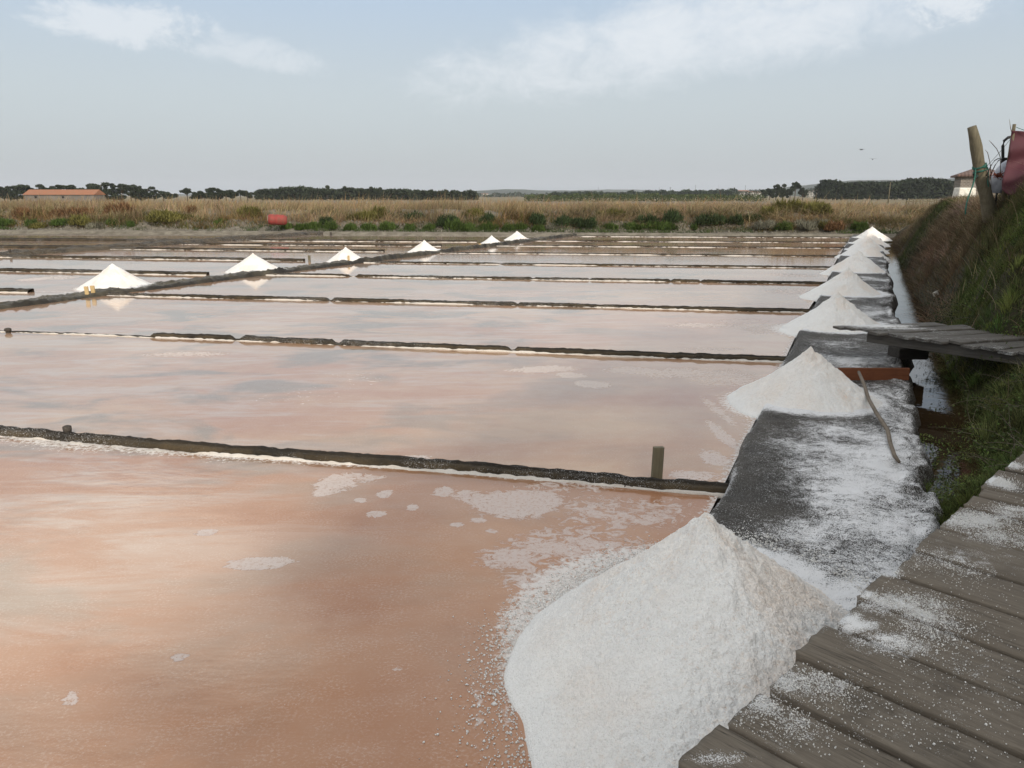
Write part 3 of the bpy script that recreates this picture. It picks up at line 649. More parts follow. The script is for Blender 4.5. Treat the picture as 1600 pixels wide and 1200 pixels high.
# ------------------------------------------------------------------ boardwalk in the foreground
BZ = .75
bnd = [un(u, v, BZ) for u, v in [(1060, 1200), (1130, 1133), (1189, 1073), (1237, 1022), (1290, 975), (1334, 934), (1386, 896), (1425, 860), (1462, 824), (1505, 791), (1520, 772), (1531, 760), (1561, 731), (1597, 707)]]
bw = empty('boardwalk', (bnd[0][0], bnd[0][1], 0)); tag(bw, 'weathered grey plank boardwalk dusted with salt in the lower right corner', 'boardwalk')
e0 = np.array(bnd[0]); e1 = np.array(bnd[-1]); ax = (e1-e0)/np.hypot(*(e1-e0)); ts = [float((np.array(p_)-e0) @ ax) for p_ in bnd]
BND_T = ts
pl = np.array([ax[1], -ax[0]])              # plank direction, away from the salt
ts = [ts[0]-.25*k for k in range(12, 0, -1)]+ts+[ts[-1]+.22*k for k in range(1, 16)]
PSALT = []
for u, v, du, dv, st in [(1150, 1110, 40, 20, .5), (1190, 1095, 30, 20, .9), (1235, 1065, 50, 18, .9), (1290, 1070, 60, 25, .65), (1330, 975, 45, 18, 1.05), (1390, 1005, 60, 20, .9), (1400, 945, 90, 18, .9), (1440, 960, 50, 20, .8), (1460, 985, 60, 20, .55), (1385, 893, 22, 8, 1.3),
                         (1500, 880, 60, 20, .55), (1520, 815, 60, 12, 1.), (1560, 840, 60, 16, .7), (1540, 805, 90, 10, .8), (1560, 752, 22, 10, 1.6), (1580, 726, 14, 6, 1.5), (1585, 795, 30, 6, .9), (1355, 930, 14, 8, 1.3), (1240, 1130, 60, 30, .5), (1120, 1190, 50, 10, .8), (1480, 870, 120, 20, .45), (1500, 1050, 120, 60, .25), (1420, 1120, 150, 50, .22)]:
    x, y = un(u, v, BZ); x2, _ = un(u+du, v, BZ); _, y2 = un(u, v-dv, BZ); PSALT.append((x, y, abs(x2-x), abs(y2-y)*1.1, st))
def psalt(x, y):
    f = np.zeros_like(x)
    for a, b, rx, ry, st in PSALT: f = np.maximum(f, st*np.exp(-((x-a)/rx)**2-((y-b)/ry)**2))
    return f
def plank(parent, p_near, dirv_, wdir, L, W, T, z, seed, mat, saltf, warp=.006):
    """plank starting at p_near, running along dirv_, width along wdir"""
    rs = np.random.default_rng(seed); n = int(L/.02)+1; mN = 9
    l = np.linspace(0, L, n); bev = .007
    cr = [(0, -T), (0, -bev), (bev, 0)]+[(bev+(W-2*bev)*k/mN, 0) for k in range(1, mN)]+[(W-bev, 0), (W, -bev), (W, -T)]
    zb = warp*fbm(l*1.3, 0*l+seed, seed=seed); ew = .005*fbm(l*7, 0*l, seed=seed+1); ew2 = .005*fbm(l*7, 0*l+5, seed=seed+2)
    V = []
    for (cw, cz) in cr:
        x = l+0; wv = 0*l+cw+(ew if cw < W*.3 else ew2 if cw > W*.7 else 0); cup = -.004*((cw/W-.5)*2)**2*rs.uniform(-.5, 1.)
        zz = 0*l+cz+zb+cup+(.0016*fbm(l*3, 0*l+cw*60, seed=seed+3) if cz == 0 else 0)
        end = .012*fbm(0*l+cw*22, 0*l, seed=seed+4)*(l == 0)+bev*(l == 0)*(cz < 0)
        V.append(np.stack([x+end, wv, zz], -1))
    V = np.stack(V, 1); k = V.shape[1]; V = V.reshape(-1, 3)
    F = [list(f) for f in grid_faces(n, k)]
    M = Matrix(((dirv_[0], wdir[0], 0, p_near[0]), (dirv_[1], wdir[1], 0, p_near[1]), (0, 0, 1, z), (0, 0, 0, 1)))
    wx = V[:, 0]*dirv_[0]+V[:, 1]*wdir[0]+p_near[0]; wy = V[:, 0]*dirv_[1]+V[:, 1]*wdir[1]+p_near[1]
    me = bpy.data.meshes.new('plank'); caps = [tuple(range(k)), tuple(range((n-1)*k+k-1, (n-1)*k-1, -1))]
    me.from_pydata([tuple(q) for q in V], [], [tuple(f) for f in F]+caps); me.update()
    a = me.attributes.new('salt', 'FLOAT', 'POINT'); a.data.foreach_set('value', np.asarray(saltf(wx, wy), dtype=np.float32))
    o = link('plank', me, mat, parent, True)
    me.polygons.foreach_set('use_smooth', [True]*(len(me.polygons)-2)+[False]*2)
    o.matrix_world = M
    if parent: o.matrix_parent_inverse = Matrix.Translation(-parent.location)
    return o
for i in range(len(ts)-1):
    w_ = ts[i+1]-ts[i]
    if w_ < .05: continue
    rs = random.Random(i*3+1); jut = rs.uniform(-.012, .022); gap = rs.uniform(.020, .034)
    if i in (13,): jut += .0
    st = e0+ax*(ts[i]+gap/2)-pl*jut
    plank(bw, st, pl, ax, 1.9+rs.uniform(-.04, .04), w_-gap, .045, BZ+rs.uniform(-.006, .006), 900+i*7, M_PLANK, psalt)
mid_t = (ts[0]+ts[-1])/2; Lb = ts[-1]-ts[0]
for oi in (.28, 1.55):
    c_ = e0+ax*mid_t+pl*oi
    o = MB().box((0, 0, 0), (Lb, .09, .15)).build('bearer', M_WOODD, bw, bevel=.006); o.location = (c_[0]-bw.location.x, c_[1]-bw.location.y, BZ-.045-.078); o.rotation_euler = (0, 0, math.atan2(ax[1], ax[0]))
for tt in (-2.2, -.2, 2.2, 4.6, 6.6):
    for oi in (.28, 1.55):
        c_ = e0+ax*tt+pl*oi; o = MB().tube([(0, 0, -.9), (0, 0, -.002)], [.06, .055], 10).build('post', M_WOODD, bw, True); o.location = (c_[0]-bw.location.x, c_[1]-bw.location.y, BZ-.035-.155)
# loose grains on the planks
P = []
for a, b, rx, ry, st in PSALT:
    n = int(1500*st*min(rx*ry*60, 1.2)); q = RNG.normal(0, .7, (n, 2))*(1+.5*RNG.uniform(-1, 1, (n, 1))); P.append(np.stack([a+q[:, 0]*rx, b+q[:, 1]*ry, 0*q[:, 0]], -1))
P.append(np.stack([RNG.uniform(.3, 4., 1600), RNG.uniform(1.2, 4.6, 1600), np.zeros(1600)], -1)); P = np.concatenate(P)
rel = P[:, :2]-e0; al = rel @ ax; ac = rel @ pl; keep = (ac > .012) & (ac < 1.85) & (al > -.6) & (al < 5.5); P = P[keep]; al = al[keep]
# keep grains off the gaps
tsa = np.array(ts); dmin = np.min(np.abs(al[:, None]-tsa[None]), 1); P = P[dmin > .014]; P[:, 2] = BZ+.0035
o = grains('spilled_salt', P, .0019, M_SALT, 0, .1); tag(o, 'spilled white salt grains sprinkled over the boardwalk planks', 'spilled salt', kind='stuff')

# ------------------------------------------------------------------ plank bridge over the channel
br = empty('plank_bridge', (4.3, 10.1, 0)); tag(br, 'short warped grey plank bridge over the dark channel, beside the third heap', 'bridge')
T0 = np.array([4.33, 10.12]); bax = np.array([math.sin(R(141)), math.cos(R(141))]); 
for i in range(16):
    rs = random.Random(50+i); az = 79-1.6*i*.5+rs.uniform(-1.5, 1.5); pd = np.array([math.sin(R(az)), math.cos(R(az))]); wd_ = np.array([pd[1], -pd[0]])
    st = T0+bax*(.185*i)-pd*rs.uniform(-.03, .06)
    o = plank(br, st, pd, wd_, 1.55-.02*i+rs.uniform(-.08, .08), .165, .03, .585+.008*math.sin(i)-.0*i+rs.uniform(-.008, .008), 1500+i*5, M_PLANK2, lambda x, y: np.clip(1.0*np.exp(-((x-4.9)/.5)**2-((y-10.1)/.35)**2)+.1+.75*fbm(x*3, y*3, seed=77), 0, 1.1)*.95, warp=.014)
for oi, ln in ((.14, 2.7), (1.1, 3.0)):
    c_ = T0+bax*(1.75 if oi < 1 else 1.5)+np.array([math.sin(R(75)), math.cos(R(75))])*oi
    o = MB().box((0, 0, 0), (ln, .10, .13)).build('bearer', M_WOODD if oi > 1 else M_PLANK2, br, bevel=.008); o.location = (c_[0]-4.3, c_[1]-10.1, .585-.03-.073); o.rotation_euler = (0, 0, math.atan2(bax[1], bax[0]))
pc = un(1402, 561, .12)
for j, (dx, dy, ww, hh, zz) in enumerate(((0, 0, .42, .15, .19), (.04, .02, .36, .14, .335))):
    o = MB().box((0, 0, 0), (ww, .3, hh)).build('support_block', M_WOODD, br, bevel=.012); o.location = (pc[0]+.2+dx-4.3, pc[1]+.12+dy-10.1, zz); o.rotation_euler = (0, 0, .05+j*.06)

# ------------------------------------------------------------------ board and stick on the berm
a = un(1296, 578, .26); b = un(1421, 577, .26); c_ = ((a[0]+b[0])/2, (a[1]+b[1])/2); L = math.hypot(b[0]-a[0], b[1]-a[1])
o = MB().box((0, 0, 0), (L, .035, .15)).build('board', M_BROWN, None, bevel=.004); o.location = (c_[0], c_[1], .205); o.rotation_euler = (R(-6), R(.6), math.atan2(b[1]-a[1], b[0]-a[0])); tag(o, 'reddish brown wooden board set on edge across the berm behind the second heap', 'board')
pts = []
for (u, v, z) in [(1342, 580, .31), (1350, 600, .27), (1358, 625, .235), (1371, 648, .20), (1387, 672, .17), (1391, 692, .155), (1398, 712, .14), (1405, 722, .125)]:
    x, y = un(u, v, z); pts.append((x, y, z))
pts[0] = (pts[0][0], pts[0][1], .30)
o = MB().tube(pts, [.017, .019, .019, .019, .020, .018, .017, .013], 8).build('stick', M_STICK, None, True); tag(o, 'long crooked grey stick leaning on the brown board beside the second heap', 'stick')

# ------------------------------------------------------------------ posts in the pans
def flat_post(u, v, w_, t_, h, label, mat, tilt=0., split=False, name='post'):
    x, y = un(u, v); m = MB(); rot = Matrix.Rotation(tilt, 3, 'Y')
    m.box((0, 0, h/2-.05), (w_, t_, h+.1), rot, .97)
    o = m.build(name, mat, None, bevel=.004); o.location = (x, y, 0); o.rotation_euler = (0, 0, .1); tag(o, label, 'post', 'small wooden posts at the dikes'); return o
flat_post(1026, 749, .09, .045, .285, 'short flat grey wooden post at the nearest dike in the second pan', m_wood('grey post', (.12, .11, .075), (.21, .19, .13), False, 1., 2), .02)
flat_post(137, 464, .085, .05, .245, 'left one of the two pale yellow stakes by the largest left heap', M_POSTY, -.06)
flat_post(146.5, 462, .09, .05, .235, 'right one of the two pale yellow stakes by the largest left heap', M_POSTY, -.05)
flat_post(545, 410, .07, .05, .24, 'thin pale stake in front of the third left salt heap', M_POSTY, 0)
flat_post(483.5, 407, .09, .06, .18, 'square grey post at the end of a dike behind the left berm', M_WOODP, 0)
flat_post(750, 385.5, .12, .05, .14, 'small brown stake before the small far pair of left heaps', M_POSTY, 0)
flat_post(16.5, 399.5, .07, .06, .25, 'dark thin stake on the second berm at the left edge', M_WOODD, 0)
flat_post(334, 377, .07, .06, .28, 'pale leaning stick on the second berm, left of centre', M_WOODP, .35)
flat_post(300, 378, .1, .08, .22, 'small dark stub on the second berm beside the leaning stick', M_WOODD, .0)
flat_post(517, 367, .12, .1, .16, 'dark stub on the far flat right of the red drum', M_WOODD, .0)
o = flat_post(13, 520, .06, .06, .03, 'dark rounded mushroom-shaped stub at the left edge on the second dike', M_WOODD)
o2 = MB().tube([(0, 0, .02), (0, 0, .035), (0, 0, .07), (0, 0, .085)], [.035, .055, .055, .03], 10).build('knob', M_WOODD, o, True)
o = flat_post(107, 684, .06, .06, .02, 'small dark round stub on the nearest dike, toward the left', M_WOODD)
o2 = MB().tube([(0, 0, .04), (0, 0, .09), (0, 0, .115), (0, 0, .125)], [.032, .04, .04, .02], 10).build('knob', M_WOODD, o, True)

# ------------------------------------------------------------------ vegetation generators
def blades(name, P, H, Wd, lean, col, mat=M_BLADE, parent=None, segs=3, droop=.35):
    """P (n,3) roots, H heights, Wd widths, lean (n,2) tip offset as a share of H, col (n,3)"""
    n = len(P); az = RNG.uniform(0, math.pi, n); wx = np.cos(az); wy = np.sin(az); V = []; 
    for k in range(segs+1):
        f = k/segs; w_ = Wd*(1-f)**.7/2 if k < segs else Wd*0
        cx = P[:, 0]+lean[:, 0]*H*f**1.6; cy = P[:, 1]+lean[:, 1]*H*f**1.6; cz = P[:, 2]+H*(f-droop*f*f*np.clip(np.hypot(lean[:, 0], lean[:, 1]), 0, 1))
        if k < segs:
            V.append(np.stack([cx-wx*w_, cy-wy*w_, cz], -1)); V.append(np.stack([cx+wx*w_, cy+wy*w_, cz], -1))
        else: V.append(np.stack([cx, cy, cz], -1))
    m = 2*segs+1; V = np.stack(V, 1); F = []
    for k in range(segs-1): F += [(2*k, 2*k+1, 2*k+3), (2*k, 2*k+3, 2*k+2)]
    F.append((2*segs-2, 2*segs-1, 2*segs)); F = (np.array(F)[None]+np.arange(n)[:, None, None]*m).reshape(-1, 3)
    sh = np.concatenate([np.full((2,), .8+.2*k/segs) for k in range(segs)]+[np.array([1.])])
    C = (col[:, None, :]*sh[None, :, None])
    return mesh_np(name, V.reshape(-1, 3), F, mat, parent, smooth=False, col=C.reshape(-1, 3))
def vary(base, n, amt=.25):
    base = np.asarray(base, float); b = base[None] if base.ndim == 1 else base
    return b*(1+amt*RNG.normal(0, 1, (n, 1))).clip(.35, 1.9)*(1+.08*RNG.normal(0, 1, (n, 3))).clip(.6, 1.4)
def leaves(name, P, size, col, parent=None, mat=M_LEAF, flat=.0, asp=.45):
    n = len(P); a = RNG.normal(0, 1, (n, 3)); a /= np.linalg.norm(a, axis=1, keepdims=True); b = np.cross(a, RNG.normal(0, 1, (n, 3))); b /= np.linalg.norm(b, axis=1, keepdims=True)
    s = (size*RNG.uniform(.6, 1.4, n))[:, None]
    V = np.stack([P-a*s, P+b*s*asp, P+a*s, P-b*s*asp], 1); F = (np.arange(4)[None]+np.arange(n)[:, None]*4)
    return mesh_np(name, V.reshape(-1, 3), F, mat, parent, smooth=False, col=np.repeat(col, 4, 0))

# reeds over the levee
def reed_field(n, d0, d1, h0, h1, base, name, label, xr=(-66, 52), wd=.035, lean=.35, cond=None, amt=.22, hmod=True):
    x = RNG.uniform(xr[0], xr[1], n*2); d_ = d0+(d1-d0)*RNG.uniform(0, 1, n*2)
    clump = fbm(x*.8, d_*.6, seed=81); keep = RNG.uniform(-.75, 1, n*2) < 1.6*clump+.35
    if cond is not None: keep &= cond(x, d_)
    x = x[keep][:n]; d_ = d_[keep][:n]; m = len(x)
    H = RNG.uniform(h0, h1, m)*(1+.5*fbm(x*.35, d_*.4, seed=82))*(1-.35*sstep(x, 24, 34))
    tall = RNG.uniform(0, 1, m) < .05; H = np.where(tall, H*1.5, H)
    patch = fbm(x*.22, d_*.25, seed=83)[:, None]
    c = np.asarray(base)[None]*(1+.55*patch)*(1+.5*fbm(x*1.1, d_*.9, seed=89)[:, None])*np.array([1, 1-.0, 1])[None]
    c = np.where(patch > .28, c*np.array([.72, .66, .55])[None], c)
    ln = RNG.normal(0, lean, (m, 2))*(1+1.5*sstep(x, -2, 9))[:, None]*(1+2.2*(RNG.uniform(0, 1, (m, 1)) < .3))+np.array([.16, 0])
    z = lev_h(x, d_)-.03
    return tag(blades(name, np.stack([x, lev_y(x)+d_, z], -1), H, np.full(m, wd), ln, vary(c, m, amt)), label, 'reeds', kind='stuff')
reed_field(42000, 3.6, 12, .5, 1.0, (.32, .245, .145), 'dry_reeds', 'dense dry tan reeds covering the bank across the far side', lean=.3)
reed_field(16000, 12, 34, .75, 1.15, (.36, .255, .14), 'dry_reeds', 'paler dry reeds farther back behind the reed bank', wd=.04, lean=.22)
reed_field(24000, 2.2, 5.2, .25, .6, (.27, .195, .11), 'dry_grass', 'short matted dry grass low on the far bank', lean=.6)
reed_field(26000, 2.0, 6., .3, .66, (.105, .10, .036), 'green_grass', 'olive green grass in patches low on the far bank', lean=.4, cond=lambda x, d_: fbm(x*.13+3, d_*.3, seed=85)+.25*fbm(x*.9, d_*.9, seed=88) > -.06)
# grey-green cover crawling over the levee foot
n = 15000; x = RNG.uniform(-62, 48, n); d_ = RNG.uniform(1.6, 3.6, n); k = fbm(x*.5, d_*.9, seed=86) > .08; x = x[k]; d_ = d_[k]
tag(blades('grey_scrub', np.stack([x, lev_y(x)+d_, lev_h(x, d_)-.01], -1), RNG.uniform(.06, .2, len(x)), np.full(len(x), .03), RNG.normal(0, .7, (len(x), 2)), vary((.17, .165, .12), len(x))), 'low grey-green scrub over the stony foot of the far bank', 'scrub', kind='stuff')
# low stones at the levee foot
def stones(name, X, Y, Zf, size, mat, label):
    n = len(X); P = np.stack([X, Y, Zf], -1)
    o = grains(name, P, size, mat, 0., .5); return tag(o, label, 'stones', kind='stuff')
M_STONE = m_plain('stone', (.20, .185, .155), .95, (.13, .12, .10), 3.)
x = RNG.uniform(-60, 45, 6000); d_ = RNG.uniform(1.2, 3.8, 6000)
stones('rubble', x, lev_y(x)+d_, lev_h(x, d_)+.01, .055, M_STONE, 'grey rubble and clods along the foot of the far bank')

n = 26000; x = RNG.uniform(-50, 40, n); d_ = RNG.uniform(1.1, 3.2, n); k = (fbm(x*.45, d_*.7, seed=186)+.35*np.exp(-((x+2)/14.)**2)-.18*np.abs(d_-1.9)) > .06; x = x[k]; d_ = d_[k]; hk = fbm(x*1.2, d_, seed=187)
tag(blades('green_cover', np.stack([x, lev_y(x)+d_, lev_h(x, d_)-.02], -1), RNG.uniform(.10, .3, len(x))*(1.1+.9*hk), np.full(len(x), .03), RNG.normal(0, .6, (len(x), 2)), vary((.065, .095, .030), len(x))*(1+.6*hk)[:, None]), 'low green cover creeping along the foot of the far bank', 'ground cover', kind='stuff')
# bushes on the levee
def bush_proto(seed, n, rx, ry, rz, base, leaf=.05, upright=.5, amt=.35):
    P = []; C = []; rs = np.random.default_rng(seed); nc = 9
    for k in range(nc):
        c = np.array([rs.uniform(-.75, .75)*rx, rs.uniform(-.6, .6)*ry, 0]); r = rs.uniform(.32, .55); hh = rs.uniform(.65, 1.)*rz*(1-.45*abs(c[0])/rx)
        q = rs.normal(0, 1, (n//nc, 3)); q /= np.linalg.norm(q, axis=1, keepdims=True); q *= rs.uniform(.55, 1.05, (n//nc, 1)); q[:, 2] = np.abs(q[:, 2])
        P.append(c+q*np.array([r*rx, r*ry, hh])); C.append(np.asarray(base)[None]*rs.uniform(.65, 1.35)*(1+amt*rs.normal(0, 1, (n//nc, 1))).clip(.4, 1.8))
    P = np.concatenate(P); C = np.concatenate(C); return P, C
BP = {}
for nm, base, rz, upr in (('green', (.075, .115, .030), .42, .2), ('dark', (.050, .075, .032), .62, .3), ('olive', (.15, .14, .045), .5, .5), ('brown', (.20, .115, .060), .58, .6), ('grey', (.22, .215, .165), .4, .2)):
    for v_ in range(2):
        P, C = bush_proto(hash(nm) % 1 + v_*7+len(nm)*31, 1500, .8, .55, rz, base); n = len(P)
        ln = (P[:, :2]*.6)+RNG.normal(0, .35, (n, 2))
        me = blades('leaf_clump', np.stack([P[:, 0]*.85, P[:, 1]*.85, P[:, 2]*.72], -1), RNG.uniform(.08, .2, n), np.full(n, .035), ln, C, segs=2)
        me.hide_render = False; BP[(nm, v_)] = me.data; bpy.data.objects.remove(me)
NB = {'green': 0, 'dark': 0, 'olive': 0, 'brown': 0, 'grey': 0}
LBL = {'green': ('low bright green bush below the reeds', 'bright green bushes at the foot of the far bank'), 'dark': ('upright dark green bush low on the far bank', 'dark green bushes on the far bank'),
       'olive': ('olive yellow bush on the face of the far bank', 'olive bushes on the far bank'), 'brown': ('rusty brown dry bush among the reeds', 'brown dry bushes among the reeds'), 'grey': ('pale grey-green bush at the foot of the far bank', 'grey bushes on the far bank')}
bushes = [('green', 12, 352, 1.5), ('green', 48, 354, 1.4), ('olive', 60, 357, 1.2), ('green', 95, 352, 1.7), ('olive', 130, 351, 2.2), ('green', 174, 352, 1.), ('olive', 262, 346, 3.), ('green', 345, 350, .9), ('green', 205, 354, .7),
          ('green', 450, 357, 1.0), ('green', 470, 358, 1.3), ('green', 490, 357, 1.2), ('green', 515, 357, 1.4), ('green', 548, 359, 1.1), ('green', 578, 359, 1.2), ('green', 607, 358, 1.3), ('green', 643, 359, 1.2), ('green', 672, 358, 1.1),
          ('green', 705, 358, 1.9), ('green', 730, 360, 1.3), ('green', 765, 359, 1.2), ('green', 795, 359, 1.2), ('green', 842, 361, 1.2), ('green', 815, 358, .9), ('green', 955, 358, 1.), ('green', 988, 359, 1.3), ('green', 1015, 358, 1.4), ('green', 1040, 358, 1.6), ('green', 1083, 359, .7),
          ('green', 1225, 358, 1.4), ('green', 1340, 358, 1.6),
          ('dark', 510, 350, 1.), ('dark', 650, 345, 1.6), ('dark', 700, 352, 1.6), ('dark', 765, 347, 1.3), ('dark', 840, 350, 1.5), ('dark', 880, 352, 1.6), ('dark', 900, 354, 1.5), ('dark', 920, 356, 1.6), ('dark', 1010, 352, 1.5), ('dark', 1048, 347, 1.7), ('dark', 1110, 351, 2.), ('dark', 1150, 350, 1.3), ('dark', 1175, 346, 1.2),
          ('olive', 385, 338, 2.2), ('olive', 570, 345, 2.2), ('olive', 590, 338, 1.8), ('olive', 740, 338, 1.6), ('olive', 955, 340, 2.), ('olive', 1230, 332, 3.), ('olive', 1275, 334, 2.6), ('olive', 1290, 357, 1.2), ('olive', 1200, 338, 1.6),
          ('brown', 112, 340, 2.3), ('brown', 135, 338, 1.8), ('brown', 195, 335, 2.2), ('brown', 710, 318, 1.7), ('brown', 1303, 359, 1.5), ('brown', 1385, 322, 1.4), ('brown', 300, 332, 1.2), ('brown', 40, 338, 1.6),
          ('grey', 1195, 357, 1.9), ('grey', 1255, 357, 1.8), ('grey', 1282, 352, 1.2), ('grey', 150, 357, 1.1), ('grey', 865, 358, 1.1)]
for nm, u, v, sc in sorted(bushes, key=lambda q: q[1]):
    # find where the ray meets the levee
    best = None
    for dd in np.arange(.9, 16, .1):
        x0 = at(u, v, 46)[0]; yy = 46.
        for _ in range(3): yy = float(lev_y(x0))+dd; x0 = at(u, v, yy)[0]
        z = at(u, v, yy)[2]
        if z <= float(lev_h(x0, dd)): best = (x0, yy, float(lev_h(x0, dd))); break
    if best is None: continue
    k = NB[nm]; NB[nm] += 1
    o = bpy.data.objects.new('bush', BP[(nm, k % 2)]); COL.objects.link(o); o.location = (best[0], best[1], best[2]-.05); s_ = sc*.80
    o.scale = (s_, s_, (.55+.45*s_)*random.uniform(1.25, 1.6)); o.rotation_euler = (0, 0, random.uniform(0, 6.28))
    ref = 'below the red drum' if 425 <= u <= 445 else None
    tag(o, LBL[nm][0]+', '+f'{ORD[k]} such bush from the left', 'bush', LBL[nm][1])

# vegetation on the right bank
def on_bank(n, s0, s1, c0, c1):
    s = RNG.uniform(s0, s1, n); c = RNG.uniform(c0, c1, n); x, y = sc2w(s, c); return s, c, x, y, bank_h(s, c)
def tint(x, y): return (1+.75*fbm(x*1.3, y*1.3, seed=191)+.5*fbm(x*5, y*5, seed=192))[:, None].clip(.35, 2.)
def bank_blades(n, s0, s1, c0, c1, h, wd, base, name, label, lean=.6, cond=None, down=0., amt=.35):
    s, c, x, y, z = on_bank(n, s0, s1, c0, c1)
    if cond is not None:
        k = cond(s, c, x, y, z); s, c, x, y, z = s[k], c[k], x[k], y[k], z[k]
    m = len(x); ln = RNG.normal(0, lean, (m, 2))-QV[None]*down
    H = RNG.uniform(h[0], h[1], m)
    o = blades(name, np.stack([x, y, z-.02], -1), H, np.full(m, wd), ln, vary(base, m, amt)*tint(x, y), droop=.6 if down else .35)
    return tag(o, label, 'bank vegetation', kind='stuff')
# which parts are green and which dry
gmask = lambda s, c, x, y, z: (s < 8.5+1.5*fbm(s*.5, c*.5, seed=91)+ (c-2.1)*2.) | ((s > 22) & (s < 27.5) & (c < 3.6)) 
green = lambda s, c, x, y, z: gmask(s, c, x, y, z) & (fbm(x*2.2, y*2.2, seed=92) > -.62)
dry = lambda s, c, x, y, z: ~gmask(s, c, x, y, z)
bank_blades(62000, -1.5, 12, 2.0, 5.2, (.05, .15), .009, (.085, .11, .033), 'green_ground_cover', 'dense dark green samphire covering the near bank', .7, green, amt=.45)
bank_blades(26000, 2, 13, 2.1, 4.6, (.10, .28), .006, (.115, .125, .045), 'green_grass', 'lighter green grass stems standing out of the near bank', .55, green)
bank_blades(15000, 20, 30, 2.0, 4.6, (.10, .26), .02, (.07, .082, .032), 'green_grass', 'patch of green plants on the far end of the bank', .6, green)
bank_blades(42000, 5, 41, 2.0, 5.5, (.15, .42), .012, (.14, .102, .064), 'dry_bank_grass', 'brown dry grass hanging down the face of the bank', .45, dry, down=.75)
bank_blades(16000, 5, 36, 2.6, 6.5, (.15, .40), .012, (.24, .185, .11), 'pale_bank_grass', 'paler straw tufts along the top of the bank', .6, lambda s, c, x, y, z: fbm(x*1.1, y*1.1, seed=94) > .05)
bank_blades(16000, 5, 14, 3.2, 6.5, (.12, .38), .010, (.085, .085, .04), 'bank_top_weeds', 'olive weeds on top of the bank around the leaning pole', .6, None)
def tussocks(nt, nb, s0, s1, c0, c1, R_, H, wd, base, name, label, cond=None, down=.3, leanr=.8):
    s, c, x, y, z = on_bank(nt, s0, s1, c0, c1)
    if cond is not None:
        k = cond(s, c, x, y, z); s, c, x, y, z = s[k], c[k], x[k], y[k], z[k]
    m = len(x); rr = RNG.uniform(*R_, m); a = RNG.uniform(0, 6.28, (m, nb)); q = RNG.uniform(0, 1, (m, nb))**.7
    dx = np.cos(a)*q; dy = np.sin(a)*q
    px = (x[:, None]+dx*rr[:, None]*.55).ravel(); py = (y[:, None]+dy*rr[:, None]*.55).ravel()
    ss_, cc_ = w2sc(px, py); pz = bank_h(ss_, cc_)+.02
    ln = np.stack([dx.ravel(), dy.ravel()], -1)*leanr+RNG.normal(0, .22, (m*nb, 2))-QV[None]*down
    hh = np.repeat(RNG.uniform(*H, m), nb)*RNG.uniform(.6, 1.15, m*nb); b_ = vary(base, m, .35); colr = np.repeat(b_, nb, 0)*(1+.3*RNG.normal(0, 1, (m*nb, 1))).clip(.35, 2)
    return tag(blades(name, np.stack([px, py, pz], -1), hh, np.full(m*nb, wd), ln, colr, droop=.45), label, 'bank vegetation', kind='stuff')
tussocks(330, 75, 5.5, 36, 2.15, 5.2, (.15, .4), (.22, .45), .013, (.27, .20, .125), 'dry_tussocks', 'tufts of dry straw grass hanging over the bank face', dry, .55)
tussocks(150, 60, 5.5, 36, 2.2, 5.2, (.15, .35), (.18, .4), .012, (.075, .065, .035), 'brown_tussocks', 'darker brown tufts between the straw grass of the bank', dry, .45)
tussocks(520, 80, .6, 12.5, 2.0, 5.2, (.08, .22), (.08, .19), .009, (.115, .15, .045), 'green_tussocks', 'dense clumps of green samphire on the near bank', green, .15, 1.)
tussocks(170, 70, 2.5, 12.5, 2.1, 5.2, (.1, .25), (.14, .30), .008, (.19, .20, .075), 'green_tussocks', 'brighter grass clumps rising from the samphire', green, .15, .8)
tussocks(330, 75, -3., 1.4, 1.45, 3.2, (.07, .18), (.07, .17), .008, (.12, .145, .045), 'green_tussocks', 'green samphire clumps closing the channel beside the boardwalk', None, .1, 1.)
tussocks(150, 60, 8., 15., 2.6, 4.8, (.1, .25), (.30, .55), .009, (.13, .12, .06), 'bank_top_weeds', 'tall mixed weeds round the foot of the leaning pole and tarpaulin', None, .0, .5)
# broad leaved weeds and long dry stalks
def bank_leaves(n, s0, s1, c0, c1, size, hgt, base, label, cond, asp=.4):
    s, c, x, y, z = on_bank(n, s0, s1, c0, c1); k = cond(s, c, x, y, z) & (fbm(x*1.6, y*1.6, seed=171)+.5*fbm(x*6, y*6, seed=172) > -.05); s, c, x, y, z = s[k], c[k], x[k], y[k], z[k]
    m = len(x); lift = RNG.uniform(.03, 1., m)*hgt*(1+.8*fbm(x*3, y*3, seed=173))
    return tag(leaves('leafy_weeds', np.stack([x, y, z+lift], -1), size, vary(base, m, .45)*tint(x, y), asp=asp), label, 'bank vegetation', kind='stuff')
bank_leaves(60000, .3, 12.5, 2.0, 5., .017, .17, (.11, .15, .045), 'leafy green weeds mixed through the samphire of the near bank', green)
bank_leaves(26000, -3., 2.6, 1.45, 3.2, .013, .15, (.12, .155, .05), 'leafy green weeds crowding the ditch by the boardwalk', lambda s, c, x, y, z: c > 1.5)
bank_leaves(16000, 6, 30, 2.2, 4.8, .022, .14, (.095, .105, .05), 'small grey-green leaves scattered in the dry grass of the bank', dry)
s, c, x, y, z = on_bank(420, 2., 22, 2.1, 4.6)
tag(blades('dry_stalks', np.stack([x, y, z-.02], -1), RNG.uniform(.25, .75, 420), np.full(420, .011), RNG.normal(0, .55, (420, 2))-QV[None]*.3, vary((.36, .29, .19), 420, .3), segs=5, droop=.3), 'long pale dry stalks sticking out all over the bank', 'bank vegetation', kind='stuff')
